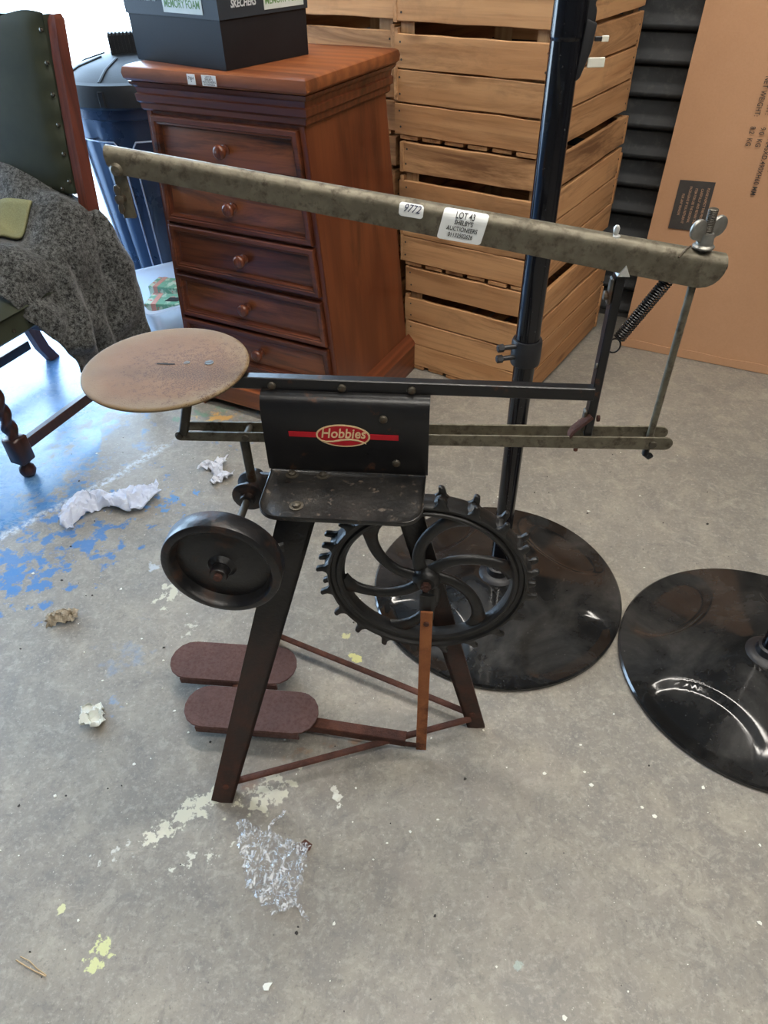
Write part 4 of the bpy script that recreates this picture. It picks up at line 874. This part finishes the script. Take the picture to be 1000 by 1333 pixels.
# connecting rod
mb = MB(); mb.tube([S(-.020, .772, .447), S(-.0195, .768, .420), S(-.0195, .764, .395)], [(.0125, .0045), (.0125, .0045), (.0115, .0040)], 10, flat=(1, 0, 0)); mb.build('crank_link', M_['cast_iron'], FS_)
mb = MB(); a, b_ = S(-.0195, .759, .420), S(-.0215, .742, .022)
Mx = frame((a + b_) / 2, (1, 0, 0), a - b_); mb.box((0, 0, 0), (.0205, (a - b_).length, .0045), M=Mx, bev=.0008); mb.cyl(b_ + Vector((0, .004, .012)), b_ + Vector((0, -.006, .012)), .0065, n=8); cr = mb.build('connecting_rod', M_['rust_red'], FS_); cr['label'] = 'flat orange-rusted connecting rod'
mb = MB(); mb.cyl(S(-.0195, .757, .394), S(-.0195, .7525, .394), .0048, n=12); mb.build('screw', M_['rust'], cr)

# ------------------------------------------------------------------ chair with coat
CR = thing('dining_chair', 'dark carved chair with studded green leather back and a coat over the seat', 'chair', (-.875, 2.20, 0), math.radians(-22.97))
def rearleg(x):
    mb = MB(); P = [(.075, 0, .015, .021), (.045, .06, .015, .021), (.012, .20, .015, .021), (.0, .42, .016, .024), (.010, .60, .016, .024), (.034, .80, .015, .022), (.066, 1.00, .014, .020), (.083, 1.085, .013, .018), (.086, 1.098, .008, .012)]
    mb.loft([[Vector((x + sx * a, y + sy * b, z)) for sx, sy in ((-1, -1), (1, -1), (1, 1), (-1, 1))] for y, z, a, b in P]); return mb
for x in (.0, -.46): rearleg(x).build('rear_leg', M_['post_wood'], CR, 30)
def front_leg(x, y):
    mb = MB(); T = lambda z: Matrix.Translation((x, y, z))
    mb.lathe([(0, 0), (.010, .0), (.020, .006), (.0245, .018), (.022, .032), (.013, .042), (.013, .046), (.019, .050), (.019, .056)], T(0), 24)
    mb.box((x, y, .098), (.054, .054, .088), bev=.006)
    n = 60; secs = []
    for i in range(n + 1):
        z = .142 + .20 * i / n; r = []
        for j in range(20):
            a = 2 * PI * j / 20; q = .0185 + .0045 * math.cos(2 * (a - z * 60)); r.append(Vector((x + q * math.cos(a), y + q * math.sin(a), z)))
        secs.append(r)
    mb.loft(secs); mb.box((x, y, .40), (.05, .05, .12), bev=.003); return mb
for x in (0, -.46): front_leg(x, -.537).build('front_leg', M_['chair_wood'], CR, 50)
mb = MB(); mb.box((0, -.26, .098), (.024, .50, .034), bev=.003); mb.build('stretcher', M_['chair_wood'], CR)
mb = MB(); mb.box((-.46, -.26, .098), (.024, .50, .034), bev=.003); mb.build('stretcher', M_['chair_wood'], CR)
mb = MB(); mb.box((-.23, .02, .17), (.43, .022, .034), bev=.003); mb.build('stretcher', M_['chair_wood'], CR)
mb = MB(); mb.box((-.23, -.537, .30), (.42, .022, .05), bev=.003); mb.build('stretcher', M_['chair_wood'], CR)
mb = MB(); mb.box((-.23, -.27, .435), (.50, .57, .07), bev=.008); mb.build('seat_rail', M_['leather'], CR)
mb = MB(); mb.grid(lambda a, b: Vector((-.49 + .52 * a, -.565 + .58 * b, .470 + .035 * (16 * a * (1 - a) * b * (1 - b)) ** .4)), 16, 16); mb.build('seat', M_['leather'], CR, 60)
mb = MB()
for i in range(9): mb.lathe([(0, 0), (.006, 0), (.005, .003), (0, .0045)], frame((.021, -.54 + i * .062, .425), (0, 1, 0), (0, 0, 1)), 10)
studs_done = mb.build('seat_studs', M_['stud'], CR); studs_done['kind'] = 'stuff'
# leather back
def backpt(x, z, d):
    k = (z - .60) / .5; return Vector((x, .008 + .075 * k ** 1.2 if k > 0 else .008, z)) + Vector((0, -d, 0))
secs = []
def bk(a, b):
    x = -.44 + .418 * a; z = .665 + .432 * b + .010 * math.sin(a * 9) * b * (1 if b > .98 else .0); e = (16 * a * (1 - a) * b * (1 - b)) ** .35
    pk = 0
    for q in range(6):
        zz = .70 + q * .073; pk += .010 * math.exp(-((x + .028) ** 2 + (z - zz) ** 2) / .0006)
    return backpt(x, z, .020 + .022 * e - pk)
mb = MB(); mb.grid(bk, 36, 36)
mb.grid(lambda a, b: backpt(-.44 + .418 * a, .665 + .432 * b, -.012), 4, 4)
mb.loft([[backpt(x, z, d) for d in (.0205, -.012)] for x, z in ((-.44, .665), (-.022, .665), (-.022, 1.097), (-.44, 1.097), (-.44, .665))], caps=False, closed=False)
mb.build('back_pad', M_['leather'], CR, 60)
stm = MB().lathe([(0, -.002), (.0062, -.001), (.0055, .003), (.003, .0052), (0, .006)], frame((0, 0, 0), (1, 0, 0), (0, 0, 1)), 12).mesh('stud', M_['stud'])
for q in range(6): link('stud', stm, CR, backpt(-.030, .70 + q * .073, .0245))
for q in range(9): link('stud', stm, CR, backpt(-.06 - q * .045, .678, .026))
# tweed coat over the seat
def coat(a, b):
    # a: front..back, b: inside of seat .. over the right edge .. hanging hem
    y = -.375 + .40 * a
    if b < .5:
        q = b / .5; x = -.47 + .50 * q
        pile = .045 + .150 * max(0, min(1, (y + .30) / .26)) ** 1.3 * (1 - .45 * q ** 2)
        z = .500 + pile + .020 * math.sin(y * 26 + q * 3)
        if y < -.30: z -= (-.30 - y) * .35
        if q > .8: z -= .03 * ((q - .8) / .2) ** 2
    else:
        q = (b - .5) / .5; y0 = -.375 + .40 * a
        ztop = .475 + .135 * max(0, min(1, (y0 + .30) / .26)) ** 1.3
        zlow = .185 + .045 * (1 - a) * (1 - a) - .01 * a
        sq = q ** .9; z = ztop + (zlow - ztop) * sq
        y = y0 + (.10 * (1 - a) + .055 * a) * min(1, q * 1.25)
        x = .03 + .035 * math.sin(min(1, q * 2.2) * PI / 2) - .012 * q
    nx = Vector((y * 7 + b * 1.2, b * 4.5, 4.0)); f1_ = noise.noise(nx); f2_ = noise.noise(Vector((y * 16, b * 9, 9)))
    fold = .044 * f1_ + .020 * f2_ + (.014 * math.sin(y * 55 + 5 * f1_) if b > .5 else .0)
    if b < .5: z += .9 * fold + .010
    else: x += fold + .008 + .022 * math.sin(y * 24 + 1.5 * b) * min(1, (b - .5) * 5)
    return Vector((x, y, z))
mb = MB(); mb.grid(coat, 70, 90)
ct = mb.build('tweed_coat', M_['tweed'], None, 80); ct.parent = None
ct.location = (-.89, 2.20, 0); ct.rotation_euler = (0, 0, math.radians(-22.97))
tag(ct, 'dark grey tweed coat draped over the seat of the leather chair', 'coat')
sm = ct.modifiers.new('thick', 'SOLIDIFY'); sm.thickness = .009; sm.offset = 1
# sage cloth on top of it
mb = MB()
def sage(a, b):
    x = -.26 + .145 * a + .02 * b; y = -.355 + .25 * b + .02 * a; p = coat((y + .375) / .40, (x + .47) / 1.0)
    return Vector((x, y, p.z + .016 + .012 * math.sin(a * 3) + .005 * noise.noise(Vector((x * 20, y * 20, 2)))))
mb.grid(sage, 22, 24); sg = mb.build('green_cloth', M_['sage'], None, 80); sg.location = ct.location; sg.rotation_euler = ct.rotation_euler
sm = sg.modifiers.new('thick', 'SOLIDIFY'); sm.thickness = .008; sm.offset = 1
tag(sg, 'folded sage green cloth lying on top of the grey coat', 'cloth')

# ------------------------------------------------------------------ bin and tub at the back left
BN = thing('dustbin', 'big black lidded dustbin standing by the bright doorway behind the chest', 'bin', (-.89, 3.06, 0), .25)
mb = MB(); n = 64; secs = []
for z, r in ((.0, .190), (.01, .197), (.36, .228), (.70, .258), (.735, .262), (.74, .275), (.775, .278), (.78, .266)):
    secs.append([Vector(((r - (.010 if (z < .72 and (i % 8) in (0,)) else 0)) * math.cos(2 * PI * i / n), (r - (.010 if (z < .72 and (i % 8) == 0) else 0)) * math.sin(2 * PI * i / n), z)) for i in range(n)])
mb.loft(secs); mb.build('bin_body', M_['bin_body'], BN, 40)
mb = MB(); mb.lathe([(.262, .778), (.292, .775), (.298, .782), (.296, .830), (.288, .848), (.272, .854), (.262, .850), (.20, .880), (.10, .905), (0, .912)], None, 64)
for i in range(8):
    a = 2 * PI * i / 8 + .3; mb.tube([Vector((r * math.cos(a), r * math.sin(a), z)) for r, z in ((.26, .853), (.20, .882), (.11, .905))], [(.003, .006)] * 3, 6, flat=(0, 0, 1))
for i in range(6):
    a = 2 * PI * i / 6 + .1; mb.box((.299 * math.cos(a), .299 * math.sin(a), .808), (.006, .02, .05), rot=Matrix.Rotation(a, 3, 'Z'), bev=.002)
mb.build('lid', M_['bin'], BN, 30)
mb = MB(); mb.box((0, 0, .930), (.14, .06, .08), bev=.006)
for i in range(11): mb.box((-.065 + i * .013, 0, .968), (.006, .064, .012), bev=.002); mb.box((-.065 + i * .013, -.031, .93), (.006, .004, .075), bev=.001)
mb.build('lid_handle', M_['bin'], BN)
mb = MB()
def onbin(a, z): r = .1965 + (.258 - .1965) * z / .70 + .003; return Vector((r * math.cos(a), r * math.sin(a), z))
for ac in (-2.35, -1.45):
    pts = [onbin(ac - .36, .06 + .58 * i / 10) for i in range(11)] + [onbin(ac - .36 + .72 * i / 10, .665) for i in range(1, 10)] + [onbin(ac + .36, .64 - .58 * i / 10) for i in range(11)]
    mb.tube(pts, .0030, 6)
mb.build('moulded_edge', M_['bin_trim'], BN)
TB = thing('storage_tub', 'cloudy clear plastic tub of oddments beside the left of the chest', 'tub', (-.755, 2.537, 0), math.radians(32))
def trect(e, z, w_=.168, d_=.198, r=.03):
    P = []
    for (sx, sy, a0) in ((1, 1, 0), (-1, 1, PI / 2), (-1, -1, PI), (1, -1, 1.5 * PI)):
        for i in range(5): a = a0 + PI / 2 * i / 4; P.append(Vector((sx * (w_ + e - r) + r * math.cos(a), sy * (d_ + e - r) + r * math.sin(a), z)))
    return P
mb = MB(); mb.loft([trect(-.034, .004), trect(-.03, 0), trect(-.004, .236), trect(.012, .240), trect(.014, .249), trect(-.002, .251), trect(-.008, .240), trect(-.034, .006)]); mb.build('tub_body', M_['tub'], TB, 40)
for (x, y, z, rz, L, lb) in ((-.815, 2.625, .135, -.25, .12, 'green flowered gift box with salmon ribbon, the higher one in the tub'), (-.780, 2.440, .150, -.1, .13, 'green flowered gift box with a black window, the nearer one in the tub')):
    t = thing('gift_box', lb, 'box', (x, y, z), rz, 'flowered gift boxes in the tub')
    mb = MB(); mb.box((0, 0, .04), (L, .09, .08), bev=.002); mb.build('box_body', M_['floral'], t)
    mb = MB(); mb.box((-.03, 0, .04), (.018, .0916, .0816), bev=.0005); mb.build('ribbon', M_['ribbon'], t)
    if L > .125:
        mb = MB(); mb.prism([(-.01, -.02), (.035, -.02), (.045, -.01), (.045, .012), (.0, .012)], .001, Matrix.Translation((.015, .0, .0801))); mb.build('window', M_['slot'], t)

# ------------------------------------------------------------------ litter on the floor
def crumple(name, outline_fn, mat, label, cat, loc, rz, amp, freq, nu=36, nv=36, lift=.002, seed=0, thick=.0012, arch=None, kind=None, ridge=True):
    def fn(a, b):
        p = outline_fn(a, b); q = Vector((p.x * freq + seed, p.y * freq, seed * .3)); n1_ = noise.noise(q); n2_ = noise.noise(q * 2.7 + Vector((5, 1, 2)))
        hh = (1 - abs(n1_) * 2.2) * .6 + (1 - abs(n2_) * 2) * .3 if ridge else (n1_ + .5 * n2_)
        z = lift + amp * max(0, hh + .1) + (arch(a, b) if arch else 0)
        return Vector((p.x + amp * .5 * n2_, p.y + amp * .5 * noise.noise(q * 2.1), z))
    mb = MB(); mb.grid(fn, nu, nv); o = mb.build(name, mat, None, 30); o.location = (loc[0], loc[1], 0); o.rotation_euler = (0, 0, rz)
    if thick: md = o.modifiers.new('thick', 'SOLIDIFY'); md.thickness = thick; md.offset = 1
    return tag(o, label, cat, None, kind)
def strip(L, W, bend, taper=0.0):
    return lambda a, b: Vector(((a - .5) * L, (b - .5) * W * (1 - taper * abs(a - .5) * 2) * (1 + .25 * math.sin(a * 11)) + bend * math.sin(a * PI) - bend * .5 + .03 * math.sin(a * 7), 0))
crumple('crumpled_rag', strip(.275, .085, .035), M_['cloth_white'], 'long crumpled bluish white rag lying on the blue paint marks', 'rag', (-.785, 1.545), .42, .024, 19, 80, 32, seed=2, arch=lambda a, b: .022 * math.sin(a * PI) * (1 - (2 * b - 1) ** 2) + .0045 * (1 - abs(noise.noise(Vector((a * 9, b * 4 + a * 5, 6)))) * 3) + .0025 * (1 - abs(noise.noise(Vector((a * 22, b * 9 - a * 8, 2)))) * 3))
crumple('crumpled_tissue', strip(.11, .065, .008, .3), M_['tissue'], 'ragged white tissue lying beyond the flywheel', 'tissue', (-.505, 1.695), 2.55, .022, 38, 40, 24, seed=7)
crumple('paper_scrap', lambda a, b: Vector(((a - .5) * .052 * (1 - .5 * abs(b - .4)), (b - .5) * .060 * (1 - .4 * abs(a - .6)), 0)), M_['scrap'], 'small crumpled white paper scrap left of the pedals', 'paper', (-.632, .845), .4, .020, 40, 14, 14, seed=11)
def blob(R0, sq):
    def f(a, b): th = 2 * PI * a; r = R0 * b * (1 + .35 * noise.noise(Vector((math.cos(th) * 2, math.sin(th) * 2, 3)))); return Vector((r * math.cos(th), r * math.sin(th) * sq, 0))
    return f
crumple('fibre_clump', blob(.040, .55), M_['clump'], 'dried beige fibre clump on the floor at the left', 'debris', (-.79, 1.12), .35, .016, 70, 48, 14, seed=13, arch=lambda a, b: .014 * (1 - b * b), thick=0)
o = crumple('tissue_paper', lambda a, b: Vector(((a - .5) * .20, (b - .5) * .16, 0)), M_['scrap'], 'crumpled white paper lying in the clear tub', 'paper', (-.80, 2.47), .5, .050, 18, 24, 24, seed=23, arch=lambda a, b: .085 * math.sin(a * PI) * math.sin(b * PI))
o.location.z = .012
# clear film: outline of a torn sheet
def film(a, b):
    L = [(-.062, .085), (-.055, .045), (-.030, -.030), (.020, -.078)]; Rr = [(-.050, .088), (.030, .050), (.078, .040), (.062, -.066)]
    def cr_(P, t):
        t *= 3; i = min(2, int(t)); f = t - i; return Vector((P[i][0] + (P[i + 1][0] - P[i][0]) * f, P[i][1] + (P[i + 1][1] - P[i][1]) * f, 0))
    return cr_(L, b).lerp(cr_(Rr, b), a)
crumple('plastic_film', film, M_['film'], 'torn crumpled sheet of clear plastic film on the floor in front', 'plastic film', (-.228, .524), 0, .012, 46, 70, 70, seed=17, thick=0)
fo = bpy.data.objects['plastic_film']
mb = MB(); mb.tube([(.003, .060, .008), (.000, .072, .010), (.010, .084, .012), (.022, .092, .012), (.026, .104, .010)], [(.0007, .0035)] * 5, 6, flat=(0, 0, 1)); mb.build('film_tail', M_['film'], fo)
mb = MB(); mb.tube([(.052, -.058, .006), (.066, -.064, .006), (.074, -.078, .004), (.084, -.086, .003)], [(.0008, .004)] * 4, 6, flat=(0, 0, 1)); mb.build('film_tail', M_['film'], fo)
mb = MB(); mb.prism([(.050, .035), (.068, .050), (.082, .040), (.078, .030), (.060, .024)], .0008, Matrix.Translation((0, 0, .004)), bev=.0002); o = mb.build('brown_scrap', M_['rust'], fo); o['label'] = 'brown scrap caught in the film'
# straw twig
mb = MB(); mb.tube([(-.035, .012, .003), (-.018, .004, .004), (0, -.004, .004), (.022, -.012, .003)], .0011, 6); mb.tube([(-.030, .017, .003), (-.012, .010, .004), (.004, -.001, .004), (.023, -.011, .003)], .0009, 6)
tw = mb.build('straw_twig', M_['straw'], None); tw.location = (-.588, .377, 0); tag(tw, 'bent straw twig on the floor in the lower left', 'twig')
def chip(x, y, r, lab, grp=None, sd_=0, mat='chip'):
    rnd = random.Random(sd_); mb = MB(); n_ = 7; mb.prism([(r * rnd.uniform(.5, 1.2) * math.cos(2 * PI * i / n_), r * rnd.uniform(.4, 1.0) * math.sin(2 * PI * i / n_)) for i in range(n_)], .0012, None)
    o = mb.build('paint_chip', M_[mat], None); o.location = (x, y, .0006); o.rotation_euler = (.06, .04, rnd.uniform(0, 6)); return tag(o, lab, 'chip', grp)
chip(-.105, .655, .010, 'largest white paint chip, in front of the crossing brace rods', None, 3)
chip(-.205, .345, .008, 'white chip near the bottom edge, below the clear film', None, 5)
rnd = random.Random(4)
mb = MB(); mb2 = MB()
def speck(mb, x, y, r):
    if math.hypot(x - .2754, y - 1.1858) < .33 or math.hypot(x - .826, y - .926) < .33: return
    n_ = 5; mb.prism([(x + r * rnd.uniform(.5, 1.2) * math.cos(2 * PI * i / n_), y + r * rnd.uniform(.4, 1.1) * math.sin(2 * PI * i / n_)) for i in range(n_)], rnd.uniform(.0006, .002), Matrix.Translation((0, 0, .0002)))
for i in range(170): speck(mb, rnd.uniform(-1.0, .95), rnd.uniform(.28, 1.9), rnd.choice((.0012, .0018, .0022, .003, .0045)))
for i in range(70): speck(mb2, rnd.uniform(-1.0, .95), rnd.uniform(.28, 1.9), rnd.choice((.0012, .0018, .0025, .0035)))
for mm, nm, mt, lb in ((mb, 'paint_flakes', 'chip', 'tiny white paint flakes scattered over the concrete floor'), (mb2, 'dark_grit', 'grit', 'tiny dark grit scattered over the concrete floor')):
    o = mm.build(nm, M_[mt], None); tag(o, lb, 'debris', None, 'stuff')
